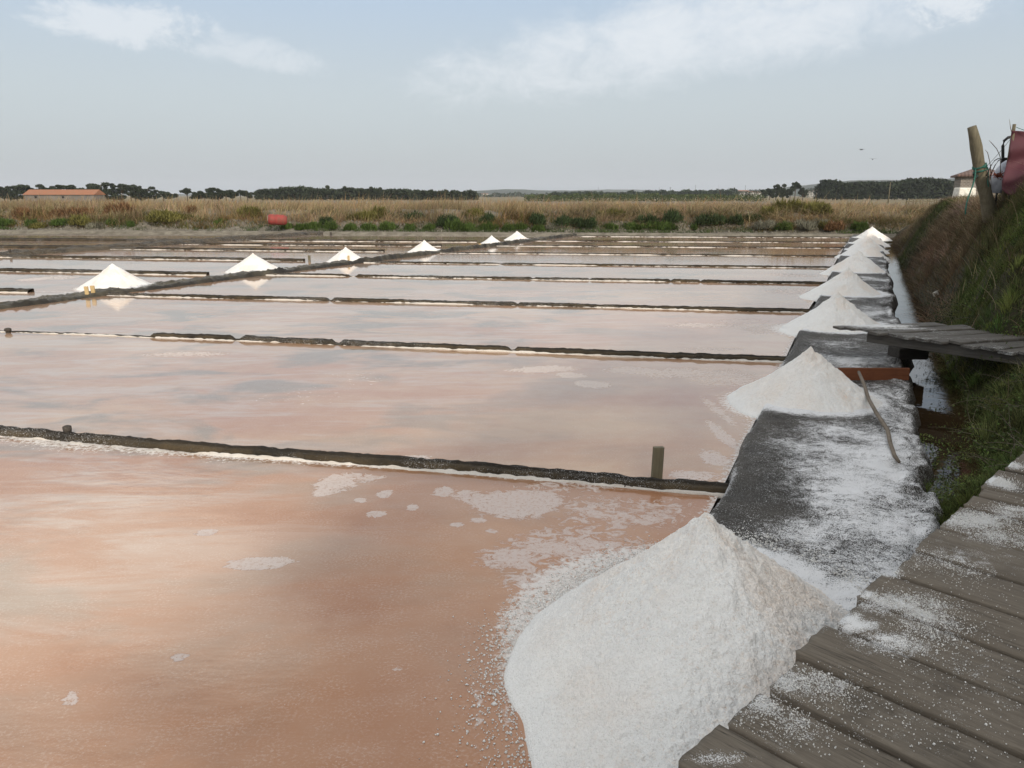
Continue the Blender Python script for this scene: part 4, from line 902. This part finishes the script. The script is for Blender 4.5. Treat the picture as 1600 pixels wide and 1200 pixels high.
# leafy shoots leaning over the channel
def shoots(n, s0, s1, c0, c1, L, base, name, label, leafsz=.014, zb=.0, dirc=-.5):
    V = MB(); LP = []; 
    for k in range(n):
        s = random.uniform(s0, s1); c = random.uniform(c0, c1); x, y = sc2w(s, c); z = float(bank_h(s, c)); l = random.uniform(*L)
        d_ = Vector((QV[0]*dirc+random.gauss(0, .35), QV[1]*dirc+random.gauss(0, .35), random.uniform(.35, 1.1))).normalized()
        p_ = Vector((float(x), float(y), z-.03)); pts = [p_.copy()]
        for q in range(7):
            d_ = (d_+Vector((random.gauss(0, .16), random.gauss(0, .16), -.13))).normalized(); p_ = p_+d_*l/7; pts.append(p_.copy())
            for _ in range(5): LP.append(tuple(p_+Vector((random.gauss(0, .02), random.gauss(0, .02), random.gauss(0, .02)))))
        V.tube(pts, [.0035*(1-.09*q) for q in range(8)], 4, False)
    return V, np.array(LP)
for (n, s0, s1, c0, c1, L, base, nm, lb) in [(60, .2, 4.8, 2.0, 2.9, (.3, .6), (.075, .095, .035), 'shrub', 'sprawling green shrub reaching over the dark channel between boardwalk and bridge'),
                                   (42, 6.4, 9.6, 2.05, 2.4, (.25, .55), (.05, .06, .03), 'shrub', 'dark leafy shrub overhanging the bright channel beyond the bridge'),
                                   (34, -2.2, .6, 1.5, 2.3, (.15, .35), (.07, .085, .03), 'shrub', 'bushy green samphire at the berm edge by the boardwalk')]:
    V, LP = shoots(n, s0, s1, c0, c1, L, base, nm, lb)
    root = empty(nm, (*[float(q) for q in sc2w((s0+s1)/2, c0)], .1)); tag(root, lb, 'shrub')
    o = V.build('stem', M_STICK, root); tag(o, kind='stuff'); o.matrix_parent_inverse = Matrix.Translation(-root.location)
    o = leaves('foliage', LP, .016, vary(base, len(LP), .35), root); o.matrix_parent_inverse = Matrix.Translation(-root.location)
bank_blades(24000, -3., 3.2, 1.4, 2.9, (.05, .17), .006, (.085, .105, .032), 'green_ground_cover', 'green samphire tufts beside the boardwalk edge', .6, lambda s, c, x, y, z: (c > 1.44+.15*fbm(s*1.7, 0*s, seed=97)+.4*sstep(s, .4, 1.8)))

# ------------------------------------------------------------------ things on the bank
# leaning pole with green rope
Yp = 14.2
top = Vector(at(1518, 198, Yp)); bot = Vector(at(1548, 345, Yp)); pts = []; rad = []
for k in range(15):
    f = k/14; p_ = bot.lerp(top, f); p_.x += .012*math.sin(f*9); pts.append(p_); rad.append(.125-.046*f+.006*math.sin(f*17)+(.008 if 9 <= k <= 11 else 0))
pole = MB().tube(pts, rad, 20).build('leaning_pole', M_WOODP, None, True); tag(pole, 'thick pale log pole leaning left on the bank with green rope round it', 'pole')
def along(f): return bot.lerp(top, f)
axis_ = (top-bot).normalized(); u_ = axis_.cross(Vector((0, 1, 0))).normalized(); v2 = axis_.cross(u_)
rp = empty('rope', along(.56)); tag(rp, 'green rope wound round the leaning pole and hanging down its side', 'rope')
def ropept(p_): return p_-rp.location
pts = []
for k in range(90):
    a_ = k*.37; f = .54+.055*(.5+.5*math.sin(k*.13))+.006*math.sin(k*.9); r_ = .103+.012*(k % 7)/7
    pts.append(ropept(along(f)+u_*math.cos(a_)*r_*1.03+v2*math.sin(a_)*r_*1.03))
MB().tube(pts, .011, 6).build('coil', M_ROPE, rp, True)
l0 = along(.55)+Vector((-.12, -.06, 0)); l1 = Vector(at(1508, 335, Yp-.5))
MB().tube([ropept(l0.lerp(l1, k/8)+Vector((.02*math.sin(k*.8), 0, 0))) for k in range(9)], .012, 6).build('hanging_end', M_ROPE, rp, True)
l0 = along(.57)+Vector((.1, -.06, 0)); l1 = Vector(at(1545, 292, Yp-.2))
MB().tube([ropept(l0.lerp(l1, k/6)+Vector((.015*math.sin(k), 0, 0))) for k in range(7)], .008, 6).build('hanging_end', M_ROPE, rp, True)
MB().tube([ropept(along(.54)+Vector((-.11, -.06, -.02))), ropept(along(.52)+Vector((-.17, -.07, -.03))), ropept(along(.50)+Vector((-.14, -.07, -.07))), ropept(along(.51)+Vector((-.10, -.07, -.03)))], .02, 6).build('knot', M_ROPED, rp, True)
# thin cord to the tarpaulin post
Yt = 13.8
l0 = along(.58)+Vector((.1, -.02, 0)); l1 = Vector(at(1580, 216, Yt))
o = MB().tube([l0.lerp(l1, k/8)-Vector((0, 0, .02*math.sin(k/8*3.14))) for k in range(9)], .0035, 5).build('cord', M_ROPED, None, True); tag(o, 'thin taut cord from the leaning pole to the tarpaulin post', 'cord')
# tarpaulin on a post
tp = empty('tarpaulin', Vector(at(1588, 300, Yt))); tag(tp, 'faded maroon tarpaulin sheet hung at the right edge of the photo', 'tarpaulin')
U = np.linspace(0, 1, 40); Vv = np.linspace(0, 1, 40); lft = [(1581, 204), (1580, 215), (1577, 240), (1570, 268), (1566, 284), (1566, 296), (1573, 300)]
ly = np.array([q[1] for q in lft]); lx = np.array([q[0] for q in lft]); V = []
for b_ in Vv:
    yv = 204+b_*92; x_l = np.interp(yv, ly, lx)
    for a_ in U:
        xr_ = 1760.; px_ = x_l+(xr_-x_l)*a_; py_ = yv+a_*12*(1-b_)+a_*b_*30+7*math.sin(a_*26)*b_**3
        y_ = Yt+.10*math.sin(a_*11+b_*2.)*(.3+b_)+.35*a_-.30*b_*b_*(1-.3*a_)+.05*math.sin(b_*14+a_*8)
        p_ = at(px_, py_, y_); V.append((p_[0]-tp.location.x, p_[1]-tp.location.y, p_[2]-tp.location.z))
o = mesh_np('sheet', V, grid_faces(40, 40), M_TARP, tp); sm = o.modifiers.new('t', 'SOLIDIFY'); sm.thickness = .006
pp = Vector(at(1585, 194, Yt+.08))-tp.location; 
o = MB().tube([pp+Vector((0, 0, -1.3)), pp+Vector((0, 0, -.3)), pp], [.032, .03, .028], 10).build('post', M_WOODP, tp, True)
l0 = Vector(at(1588, 199, Yt)); l1 = Vector(at(1660, 225, Yt)); o = MB().tube([l0, l0.lerp(l1, .5)+Vector((0, 0, .0)), l1], .005, 5).build('tie_cord', M_ROPE, tp, True); o.matrix_parent_inverse = Matrix.Translation(-tp.location)
# black chair-like frame behind it
Yc = 14.5; pts = [Vector(at(u, v, Yc)) for u, v in [(1568, 262), (1567, 245), (1567, 228), (1569, 220), (1575, 215), (1585, 213), (1597, 212), (1612, 214), (1617, 222), (1617, 262)]]
ch = empty('chair', Vector(at(1590, 300, Yc))); tag(ch, 'black framed chair back sticking up behind the maroon tarpaulin', 'chair')
o = MB().tube(pts, .026, 8).build('back_frame', M_BLACK, ch, True); o.matrix_parent_inverse = Matrix.Translation(-ch.location)
a_ = Vector(at(1567, 240, Yc)); b_ = Vector(at(1617, 262, Yc)); m_ = MB(); m_.box(((a_.x+b_.x)/2, Yc+.02, (a_.z+b_.z)/2-.1), (b_.x-a_.x, .03, a_.z-b_.z+.06)); o = m_.build('back_panel', M_BLACK, ch, bevel=.008); o.matrix_parent_inverse = Matrix.Translation(-ch.location)
m_ = MB(); m_.box(((a_.x+b_.x)/2, Yc-.2, b_.z-.30), (b_.x-a_.x, .42, .05)); o = m_.build('seat', M_BLACK, ch, bevel=.01); o.matrix_parent_inverse = Matrix.Translation(-ch.location)
for dx in (0, 1):
    for dy in (-.38, 0):
        xx = a_.x if not dx else b_.x; m_ = MB().tube([(xx, Yc+dy, b_.z-.31), (xx, Yc+dy, b_.z-.75)], .018, 6); o = m_.build('leg', M_BLACK, ch, True); o.matrix_parent_inverse = Matrix.Translation(-ch.location)
# crumpled pale plastic sack with dark hoops
c_ = Vector(at(1560, 268, 14.3)); n = 26; V = []
th = np.linspace(0, 2*math.pi, 28, endpoint=False); hh = np.linspace(0, 1, 18)
for z in hh:
    for a_ in th:
        r_ = .16*math.sqrt(max(.02, 1-(z*1.9-.75)**2*.8))*(1+.22*float(fbm(math.cos(a_)*2.5, math.sin(a_)*2.5, z*5, seed=7)))
        V.append((c_.x+math.cos(a_)*r_*1.05+z*.14, c_.y+math.sin(a_)*r_*.8, c_.z-.38+z*.58))
o = mesh_np('plastic_sack', V, grid_faces(18, 28, True), M_BAG); tag(o, 'crumpled pale grey plastic sack behind the leaning pole, left of the tarpaulin', 'sack')
for j, (dx, lb) in enumerate(((0, 'left one of two thin dark bent hoops over the plastic sack'), (6, 'right one of two thin dark bent hoops over the plastic sack'))):
    pts = [Vector(at(u+dx, v, 14.0)) for u, v in [(1541, 275), (1545, 266), (1549, 258), (1554, 251), (1559, 248), (1563, 247)]]
    o = MB().tube(pts, .008, 6).build('hoop', M_BLACK, None, True); tag(o, lb, 'hoop', 'bent hoops by the plastic sack')
# small orange-red flowers / rags
o = leaves('rag', np.stack([RNG.normal(0, .05, 160), RNG.normal(0, .03, 160), RNG.normal(0, .025, 160)], -1), .02, vary((.16, .045, .028), 160)); o.location = at(1560, 274, 13.9); tag(o, 'crumpled orange red rag below the plastic sack', 'rag')
# tall dead stems
for j, (pp_, lb) in enumerate([([(1548, 262), (1546, 250), (1543, 238), (1539, 234)], 'short dead stem with bent tip just right of the leaning pole'), ([(1563, 246), (1561, 240), (1557, 232), (1549, 223), (1545, 219)], 'thin pale dead stem arching beside the black chair frame'), ([(1582, 212), (1579, 200), (1577, 186)], 'thin upright stem above the tarpaulin post')]):
    pts = [Vector(at(u, v, 14.2)) for u, v in [(pp_[0][0]+1, pp_[0][1]+60)]+pp_]
    o = MB().tube(pts, [.006]*(len(pts)-1)+[.002], 5).build('dead_stem', M_STICK, None, True); tag(o, lb, 'dead stem', 'dead stems on the bank top')
# sticks lying on the bank
def lay(u0, v0, u1, v1, r0, r1, Y0, Y1, name, label, mat, cat):
    o = MB().tube([Vector(at(u0, v0, Y0)), Vector(at((u0+u1)/2+1, (v0+v1)/2, (Y0+Y1)/2)), Vector(at(u1, v1, Y1))], [r0, (r0+r1)/2, r1], 10).build(name, mat, None, True); return tag(o, label, cat)
def bank_hit(u, v):
    for yy in np.arange(6, 40, .05):
        x, y, z = at(u, v, yy); s, c = w2sc(x, y)
        if c > 2. and z <= float(bank_h(s, c)): return yy
    return 14.
y0 = bank_hit(1523, 447); y1 = bank_hit(1560, 352)
lay(1523, 447, 1561, 352, .028, .022, y0-.15, y1-.35, 'stick', 'long straight pale stick lying up the face of the bank', M_STICK, 'stick')
y0 = bank_hit(1556, 512)
lay(1552, 520, 1612, 438, .07, .065, 10.3, 10.9, 'timber', 'dark round timber leaning at the bank end of the bridge, left of a second one', M_WOODD, 'timber')
lay(1583, 522, 1618, 462, .075, .07, 9.9, 10.5, 'timber', 'grey round timber at the right edge, right of the other leaning timber', M_PLANK2, 'timber')
o = MB().box((0, 0, 0), (.28, .05, .10), Matrix.Rotation(-.5, 3, 'Y')).build('white_scrap', M_WHITE, None, bevel=.02); y0 = bank_hit(1468, 456); p_ = at(1468, 456, y0-.12); o.location = p_; tag(o, 'small pale scrap lying in the grass low on the bank', 'scrap')

# small block hut with white plinth
Yh = 48.; hx, _, _ = at(1532, 290, Yh); hut = empty('hut', (hx, Yh, .9), -math.atan2(hx, Yh)+.12); tag(hut, 'small weathered block hut with low tiled roof behind the leaning pole', 'hut')
def up(v): return at(1520, v, Yh)[2]-.9
W_ = (1556-1501)*Yh/1216.; 
o = MB().box((0, 1.8, (up(274)+0)/2), (W_, 3.6, up(274))).build('wall', M_BRICK, hut)
zr = up(259); ze = up(274); hw = W_/2+.25
o = MB().poly([(-hw, -.3, ze-.06), (hw, -.3, ze-.06), (hw, 3.9, ze-.06), (-hw, 3.9, ze-.06), (-.0, 1.0, zr), (.0, 2.6, zr), (-hw, -.3, ze+.05), (hw, -.3, ze+.05), (hw, 3.9, ze+.05), (-hw, 3.9, ze+.05)],
              [(3, 2, 1, 0), (0, 1, 7, 6), (1, 2, 8, 7), (2, 3, 9, 8), (3, 0, 6, 9), (6, 7, 4), (7, 8, 5, 4), (8, 9, 5), (9, 6, 4, 5)]).build('roof', M_TILE2, hut)
o = MB().box((-.15, -.02, up(287)), (.5, .06, .62)).build('shutter', m_plain('grey shutter', (.30, .28, .26)), hut)
o = MB().box((0, 0, 0), (1.3, .5, 1.25), None, .8).build('white_wall', M_WHITE, None, bevel=.05); p_ = at(1503, 296, 40.); o.location = (p_[0]+.15, 40., 2.05); o.rotation_euler = (0, 0, .3); tag(o, 'bright whitewashed low wall stub in front of the block hut', 'wall')

# red drum lying on the levee
x_, y_, z_ = at(434, 349, 47.2); dr = empty('drum', (x_, y_, z_+.02)); tag(dr, 'battered red plastic drum lying on its side at the foot of the reed bank', 'drum')
prof = [(-.55, .24), (-.53, .29), (-.42, .31), (-.40, .325), (-.37, .31), (-.05, .315), (-.03, .33), (0, .315), (.3, .31), (.33, .32), (.36, .30), (.5, .26), (.55, .18)]
MB().tube([(a_, 0, .2) for a_, _ in prof], [b_ for _, b_ in prof], 24).build('body', M_RED, dr, True)
MB().tube([(-.572, 0, .2), (-.556, 0, .2)], [.235, .245], 24).build('end_rim', m_plain('rim', (.5, .42, .36)), dr, True)
dr.rotation_euler = (0, R(3), R(12))

# long barn with orange roof
Yb = 300.; bx0, _, _ = at(36, 305, Yb); bx1, _, _ = at(148, 305, Yb); barn = empty('barn', ((bx0+bx1)/2, Yb, 0)); tag(barn, 'long low barn with orange tiled roof beyond the reeds at the far left', 'barn')
L_ = bx1-bx0; ze = at(90, 304, Yb)[2]; zr = at(90, 296, Yb)[2]
MB().box((0, 4, ze/2), (L_-.6, 8, ze)).build('wall', m_plain('grey render', (.20, .18, .16), .95, (.13, .12, .11), .3), barn)
MB().poly([(-L_/2, -.6, ze-.1), (L_/2, -.6, ze-.1), (L_/2, 4, zr), (-L_/2+.1, 4, zr), (L_/2, 8.6, ze-.1), (-L_/2, 8.6, ze-.1)], [(0, 1, 2, 3), (3, 2, 4, 5), (0, 3, 5), (1, 4, 2), (0, 5, 4, 1)]).build('roof', M_TILE, barn)
for xx in (-9., 1.5): MB().box((xx, -.02, ze-1.0), (.9, .1, .8)).build('window', M_DARK, barn)

# ------------------------------------------------------------------ trees on the skyline
def tree_mesh(seed, kind):
    rs = np.random.default_rng(seed); random.seed(seed); tr = MB(); P = []; 
    H = 10.
    if kind == 'gum':
        pts = [(0, 0, -1), (random.uniform(-.2, .2), 0, 2.5), (random.uniform(-.5, .5), 0, 5.5), (random.uniform(-.6, .6), 0, 8.5)]; tr.tube(pts, [.28, .24, .18, .08], 7)
        cl = [(random.uniform(-2.6, 2.6), random.uniform(-1.6, 1.6), random.uniform(1.6, 9.2), random.uniform(.8, 1.5)) for _ in range(17)]
    elif kind == 'round':
        pts = [(0, 0, -1), (0, 0, 2), (.2, 0, 4.5), (.1, 0, 7)]; tr.tube(pts, [.32, .28, .2, .1], 7)
        cl = [(random.uniform(-2.8, 2.8), random.uniform(-2, 2), random.uniform(2., 8.), random.uniform(1., 1.8)) for _ in range(13)]
    elif kind == 'cone':
        pts = [(0, 0, -1), (0, 0, 5), (0, 0, 9.8)]; tr.tube(pts, [.26, .18, .03], 7)
        cl = [(random.uniform(-1, 1)*(2.2-z*.2), random.uniform(-1, 1)*(2.-z*.18), z, max(.35, 1.35-z*.1)) for z in np.linspace(1.2, 9.4, 16)]
    else:   # umbrella pine
        pts = [(0, 0, -1), (.15, 0, 3), (-.1, 0, 6), (0, 0, 8.)]; tr.tube(pts, [.25, .22, .18, .1], 7)
        cl = [(random.uniform(-2.4, 2.4), random.uniform(-1.7, 1.7), random.uniform(5.5, 9.1), random.uniform(.7, 1.3)) for _ in range(11)]
    for (x, y, z, r) in cl:
        zb = min(z*.62, 6.5); tr.tube([(0, 0, zb), (x*.5, y*.5, (z+zb)/2+.1), (x, y, z)], [.08, .06, .02], 5)
        n = int(105*r*r)+40; q = rs.normal(0, 1, (n, 3)); q /= np.linalg.norm(q, axis=1, keepdims=True); q *= rs.uniform(.35, 1.1, (n, 1))**.6
        P.append(np.array([x, y, z])+q*r*np.array([1.1, 1, .8]))
    P = np.concatenate(P); col = np.asarray((.040, .052, .030))*(1+.35*rs.normal(0, 1, (len(P), 1))).clip(.4, 1.9)*np.ones((1, 3))
    return tr, P, col
M_BARK = m_plain('bark', (.11, .09, .07), .95)
TPROTO = {}
for kind in ('gum', 'round', 'cone', 'pine'):
    for v_ in range(3):
        tr, P, c = tree_mesh(40+v_*9+len(kind)*3, kind)
        a_ = tr.build('trunk', M_BARK, None, True); b_ = leaves('crown', P, .46, c)
        TPROTO[(kind, v_)] = (a_.data, b_.data); bpy.data.objects.remove(a_); bpy.data.objects.remove(b_)
random.seed(99)
TN = {'gum': 'ragged dark gum tree', 'round': 'rounded dark green tree', 'cone': 'narrow pointed dark conifer', 'pine': 'flat-topped dark pine'}
def tree(kind, u, vt, Yd, label, group='dark trees on the skyline', wx=1.):
    x, _, zt = at(u, vt, Yd); root = empty('tree', (x, Yd, .0), random.uniform(0, 6.28)); s_ = zt/9.6; v_ = random.randrange(3)
    root.scale = (s_*wx, s_*wx, s_)
    a_, b_ = TPROTO[(kind, v_)]
    o = bpy.data.objects.new('trunk', a_); COL.objects.link(o); o.parent = root
    o = bpy.data.objects.new('crown', b_); COL.objects.link(o); o.parent = root
    return tag(root, label, 'tree', group)
tl = [('round', -6, 291), ('gum', 4, 292), ('round', 14, 296), ('gum', 24, 290), ('gum', 36, 288.5), ('round', 52, 291), ('gum', 69, 288.5), ('gum', 91, 289), ('gum', 108, 289), ('round', 119, 291), ('round', 133, 291),
      ('gum', 147, 287), ('gum', 155, 285.5), ('cone', 163, 288), ('cone', 175, 287), ('gum', 186, 287.5), ('pine', 202, 289), ('gum', 210, 292), ('cone', 219, 291), ('gum', 229, 292), ('gum', 239, 297), ('round', 254, 296.5), ('round', 266, 297),
      ('pine', 291, 293), ('round', 307, 297), ('round', 318, 295), ('gum', 330, 293.5), ('gum', 340, 293.5), ('round', 352, 294.5), ('round', 362, 297), ('pine', 375, 296), ('round', 386, 296)]
cnt = {}; anchors = lambda u: 'left of the barn' if u < 34 else 'behind the barn roof' if u < 146 else 'right of the barn' if u < 275 else 'beyond the first tree-line gap'
for kind, u, v in tl:
    a_ = anchors(u); k = cnt.get((kind, a_), 0); cnt[(kind, a_)] = k+1
    tree(kind, u, v, 340+random.uniform(-8, 30), f'{TN[kind]} {a_}, {ORD[k]} of its kind there', wx=1.6)
tr2 = [('gum', 510, 290.5), ('gum', 538, 291.5), ('gum', 576, 292), ('gum', 592, 293)]
for j, (kind, u, v) in enumerate(tr2): tree(kind, u, v, 400, f'taller ragged tree rising above the central wood, {ORD[j]} from the left', wx=1.)
rr_ = [('round', 1204, 292), ('gum', 1214, 289), ('gum', 1224, 288), ('round', 1236, 291), ('pine', 1244, 283), ('round', 1256, 291), ('round', 1194, 294)]
for j, (kind, u, v) in enumerate(sorted(rr_, key=lambda q: q[1])): tree(kind, u, v, 420, f'{TN[kind]} left of the right-hand wood, {ORD[j]} from the left of its clump', 'trees left of the right-hand wood')
def wood(name, label, pts, Yd, depth, n, leaf=.5, seed=1, base=(.036, .047, .028)):
    rs = np.random.default_rng(seed); us = rs.uniform(pts[0][0], pts[-1][0], n); tops = np.interp(us, [q[0] for q in pts], [q[1] for q in pts])
    tops = tops+2.4*fbm(us*.11, 0*us, seed=seed)-3.0*np.clip(fbm(us*.4, 0*us, seed=seed+1, oct=2), -.25, 1)+.6+rs.normal(0, .25, n)
    f = rs.uniform(0, 1, n)**.75; zt = np.array([at(800, v, Yd)[2] for v in tops]); X = np.array([(u-800)*Yd/1216. for u in us]); Z = np.clip(zt*(1-.95*f*f), .2, None)
    clump = 1+.45*fbm(us*.3, Z*.35, seed=seed+2)
    P = np.stack([X, Yd+rs.uniform(0, depth, n), Z], -1)
    return tag(leaves(name, P, leaf, np.asarray(base)[None]*clump[:, None]*(1+.3*rs.normal(0, 1, (n, 1))).clip(.4, 1.8)), label, 'wood', kind='stuff')
wood('wood', 'dark far wood forming the central skyline above the reeds', [(396, 300), (402, 297), (425, 296), (450, 293.5), (470, 293.5), (500, 296), (560, 296), (600, 297.5), (650, 299), (700, 299), (742, 298.5), (746, 305)], 400, 14, 17000, .85, 1)
wood('wood', 'dark dense wood on the skyline left of the leaning pole', [(1288, 291), (1294, 283), (1302, 283), (1320, 286), (1345, 286), (1380, 284.5), (1400, 285.5), (1430, 281), (1450, 279), (1470, 281), (1490, 283), (1540, 284), (1560, 290)], 420, 14, 19000, .9, 5)
wood('wood', 'thin far line of dark trees right of the skyline centre', [(860, 302), (900, 301), (960, 300.5), (1000, 300), (1040, 298.5), (1100, 297.5), (1150, 296), (1156, 301)], 700, 25, 9000, 1.1, 9, (.04, .055, .035))
wood('wood', 'distant dark trees in front of the low blue hill', [(740, 303.5), (770, 303), (800, 301), (820, 302.5), (850, 302), (870, 301.5)], 900, 30, 3500, .7, 12, (.05, .065, .045))
wood('hedge', 'thin green line of distant reeds behind the bank', [(820, 304), (900, 303.8), (1000, 304), (1130, 304.2), (1200, 305)], 240, 14, 9000, .3, 15, (.075, .095, .045))
wood('wood', 'small dark bushes between the skyline houses at right', [(1150, 299), (1165, 298), (1190, 297), (1200, 297)], 650, 20, 1500, .5, 17)
wood('wood', 'distant trees behind the gap right of the clump', [(1258, 296), (1275, 295), (1290, 294)], 800, 20, 1500, .6, 19, (.05, .065, .045))

# houses, masts and poles on the skyline
M_PW = m_plain('pale wall', (.62, .60, .56)); M_PR = m_plain('far roof', (.30, .17, .12))
hs = [('long low white house at the foot of the blue hill, left of centre', 757, 302.5, 1500, 14, 3.4), ('small white house right of the long white one', 771, 303, 1500, 6, 3.2), ('tiny white house between the long one and the hill crest', 867, 303, 1500, 5, 3.), ('grey block house right of the thin tree line', 1163, 297.5, 900, 12, 5.), ('white house left of the round tree clump', 1175, 299, 800, 10, 4.),
      ('low white house just left of the tree clump', 1187, 299.5, 800, 6, 3.4), ('small white house in the gap right of the tree clump', 1266, 297.5, 900, 7, 4.), ('pale house at the edge of the right-hand wood', 1277, 297, 1000, 8, 4.5), ('pale grey shed in the field right of the wood foot', 1470, 293.5, 500, 3.8, 2.2),
      ('white house on the right-hand hill slope', 1405, 283.5, 2400, 14, 8.), ('second white house lower on the right-hand hill slope', 1372, 286., 2400, 12, 8.)]
for lb, u, v, Yd, w_, h_ in hs:
    x, _, z = at(u, v, Yd); r_ = empty('house', (x, Yd, z-h_ if z-h_ > 20 else 0.)); tag(r_, lb, 'house', 'small pale houses on the skyline'); zb = r_.location.z; hh_ = z-zb
    MB().box((0, 4, (hh_-.9)/2), (w_, 8, hh_-.9)).build('wall', M_PW, r_)
    MB().poly([(-w_/2-.3, -.4, hh_-.9), (w_/2+.3, -.4, hh_-.9), (w_/2+.3, 8.4, hh_-.9), (-w_/2-.3, 8.4, hh_-.9), (-w_/2, 4, hh_+.4), (w_/2, 4, hh_+.4)], [(0, 1, 5, 4), (2, 3, 4, 5), (1, 2, 5), (3, 0, 4), (3, 2, 1, 0)]).build('roof', M_PR, r_)
    for q in (-.25, .25): MB().box((q*w_, -.03, hh_*.45), (w_*.12, .1, hh_*.2)).build('window', M_DARK, r_)
M_STEEL = m_plain('grey steel', (.16, .17, .18), .7)
for lb, u, v, Yd, r in [('tall thin mast on the skyline right of centre', 1087, 288.5, 1500, .35), ('shorter mast left of the tall one', 1030, 292.5, 1500, .3), ('lattice mast between the two thin masts', 1047.5, 292, 1200, .5), ('faint mast above the low blue hill', 935, 292, 2200, .4), ('mast above the skyline houses at right', 1165, 289, 1500, .4), ('mast on the hill above the right-hand wood', 1437, 277, 2300, .5)]:
    x, _, z = at(u, v, Yd); r_ = empty('mast', (x, Yd, 0)); tag(r_, lb, 'mast', 'masts on the skyline')
    MB().tube([(0, 0, 0), (0, 0, z*.6), (0, 0, z)], [r, r*.8, r*.4], 6).build('shaft', M_STEEL, r_, True)
    for q in (.82, .92): MB().box((0, 0, z*q), (r*6, r*.6, r*.6)).build('cross_arm', M_STEEL, r_)
x, _, z = at(1391.5, 284.5, 150); o = MB().tube([(x, 150, 0), (x, 150, z)], [.11, .08], 8).build('utility_pole', M_WOODP, None, True); tag(o, 'pale utility pole in front of the right-hand wood', 'pole')
for lb, u0, u1, Yd in (('pale strip fence in the field left of the bank top, upper one', 1422, 1465, 110.), ('pale strip fence in the field left of the bank top, lower one', 1418, 1462, 85.)):
    a_ = at(u0, 305, Yd); b_ = at(u1, 305, Yd); f_ = empty('fence', ((a_[0]+b_[0])/2, Yd, 0)); tag(f_, lb, 'fence'); L_ = b_[0]-a_[0]
    zf = at(1440, 312 if Yd > 100 else 315, Yd)[2]
    MB().box((0, 0, zf), (L_, .05, .12)).build('rail', M_WOODP, f_)
    for q in range(5): MB().box((-L_/2+q*L_/4, .06, zf/2+.1), (.1, .1, zf+.1)).build('post', M_WOODP, f_)

# two birds
for j, (u, v, yaw, lb) in enumerate([(1346, 234, .3, 'dark bird gliding above the right-hand wood, upper left of the pair'), (1363.5, 249, -.2, 'dark bird gliding above the right-hand wood, lower right of the pair')]):
    r_ = empty('bird', at(u, v, 90.), yaw); tag(r_, lb, 'bird', 'birds over the right-hand wood'); Mb = m_plain('dark feathers', (.05, .05, .055))
    V = MB(); V.tube([(0, -.24, 0), (0, -.18, .01), (0, -.05, .015), (0, .1, .01), (0, .2, 0), (0, .27, .0)], [.012, .035, .05, .045, .02, .03], 8)
    for s_ in (-1, 1):
        pr = [(s_*.02, .07, .03, .13), (s_*.16, .06, .09, .12), (s_*.30, .03, .085, .09), (s_*.44, -.03, .03, .02)]
        vs = []
        for (x, y, z, ch_) in pr: vs += [(x, y, z+.006), (x, y-ch_, z+.002), (x, y-ch_, z-.002), (x, y, z-.006)]
        fs = []
        for q in range(3):
            for e_ in range(4): fs.append((q*4+e_, q*4+(e_+1) % 4, q*4+4+(e_+1) % 4, q*4+4+e_))
        fs += [(3, 2, 1, 0), (12, 13, 14, 15)]; V.poly(vs, fs)
    V.build('body', Mb, r_)

# unseen timber sheds added beside the camera to cast shade over the near heaps
def shed(s0, s1, c0, c1, eave, rdg, label):
    cx, cy = sc2w((s0+s1)/2, (c0+c1)/2); r_ = empty('shed', (float(cx), float(cy), .5), math.atan2(RV[1], RV[0])); tag(r_, label, 'shed', 'unseen sheds added right of the camera to cast shade')
    L_ = s1-s0; W_ = c1-c0; MB().box((0, 0, (eave-.5)/2), (L_, W_, eave-.5)).build('wall', M_WOODD, r_)
    e_ = eave-.5; q = rdg-.5
    MB().poly([(-L_/2-.3, -W_/2-.4, e_), (L_/2+.3, -W_/2-.4, e_), (L_/2+.3, 0, q), (-L_/2-.3, 0, q), (L_/2+.3, W_/2+.4, e_), (-L_/2-.3, W_/2+.4, e_)], [(0, 1, 2, 3), (3, 2, 4, 5), (0, 3, 5), (1, 4, 2), (5, 4, 1, 0)]).build('roof', M_TILE2, r_)
    MB().box((L_*.1, W_/2+.03, 1.0), (1.1, .06, 2.)).build('door', M_WOODP, r_)
shed(-9.5, -1., 4.6, 9., 3.7, 5.4, 'unseen dark timber shed added to shade the near heaps, nearest the camera')
shed(.2, 13.6, 5.4, 10.2, 3.7, 5.3, 'unseen long dark timber shed added to shade the heaps, beyond the first shed')

# ------------------------------------------------------------------ haze
hz = 9400.; m = bpy.data.materials.new('haze'); m.use_nodes = True; t = NT(m.node_tree); t.n.clear(); out = t.add('ShaderNodeOutputMaterial')
pv = t.add('ShaderNodeVolumePrincipled'); pv.inputs['Color'].default_value = (.86, .91, 1., 1); pv.inputs['Density'].default_value = .00011; pv.inputs['Anisotropy'].default_value = 0.; t.l.new(pv.outputs[0], out.inputs['Volume'])
o = MB().box((0, 0, 79), (2*hz, 2*hz, 160.8)).build('haze', m); tag(o, kind='stuff'); o['label'] = 'thin pale haze over the flats'; o['category'] = 'haze'
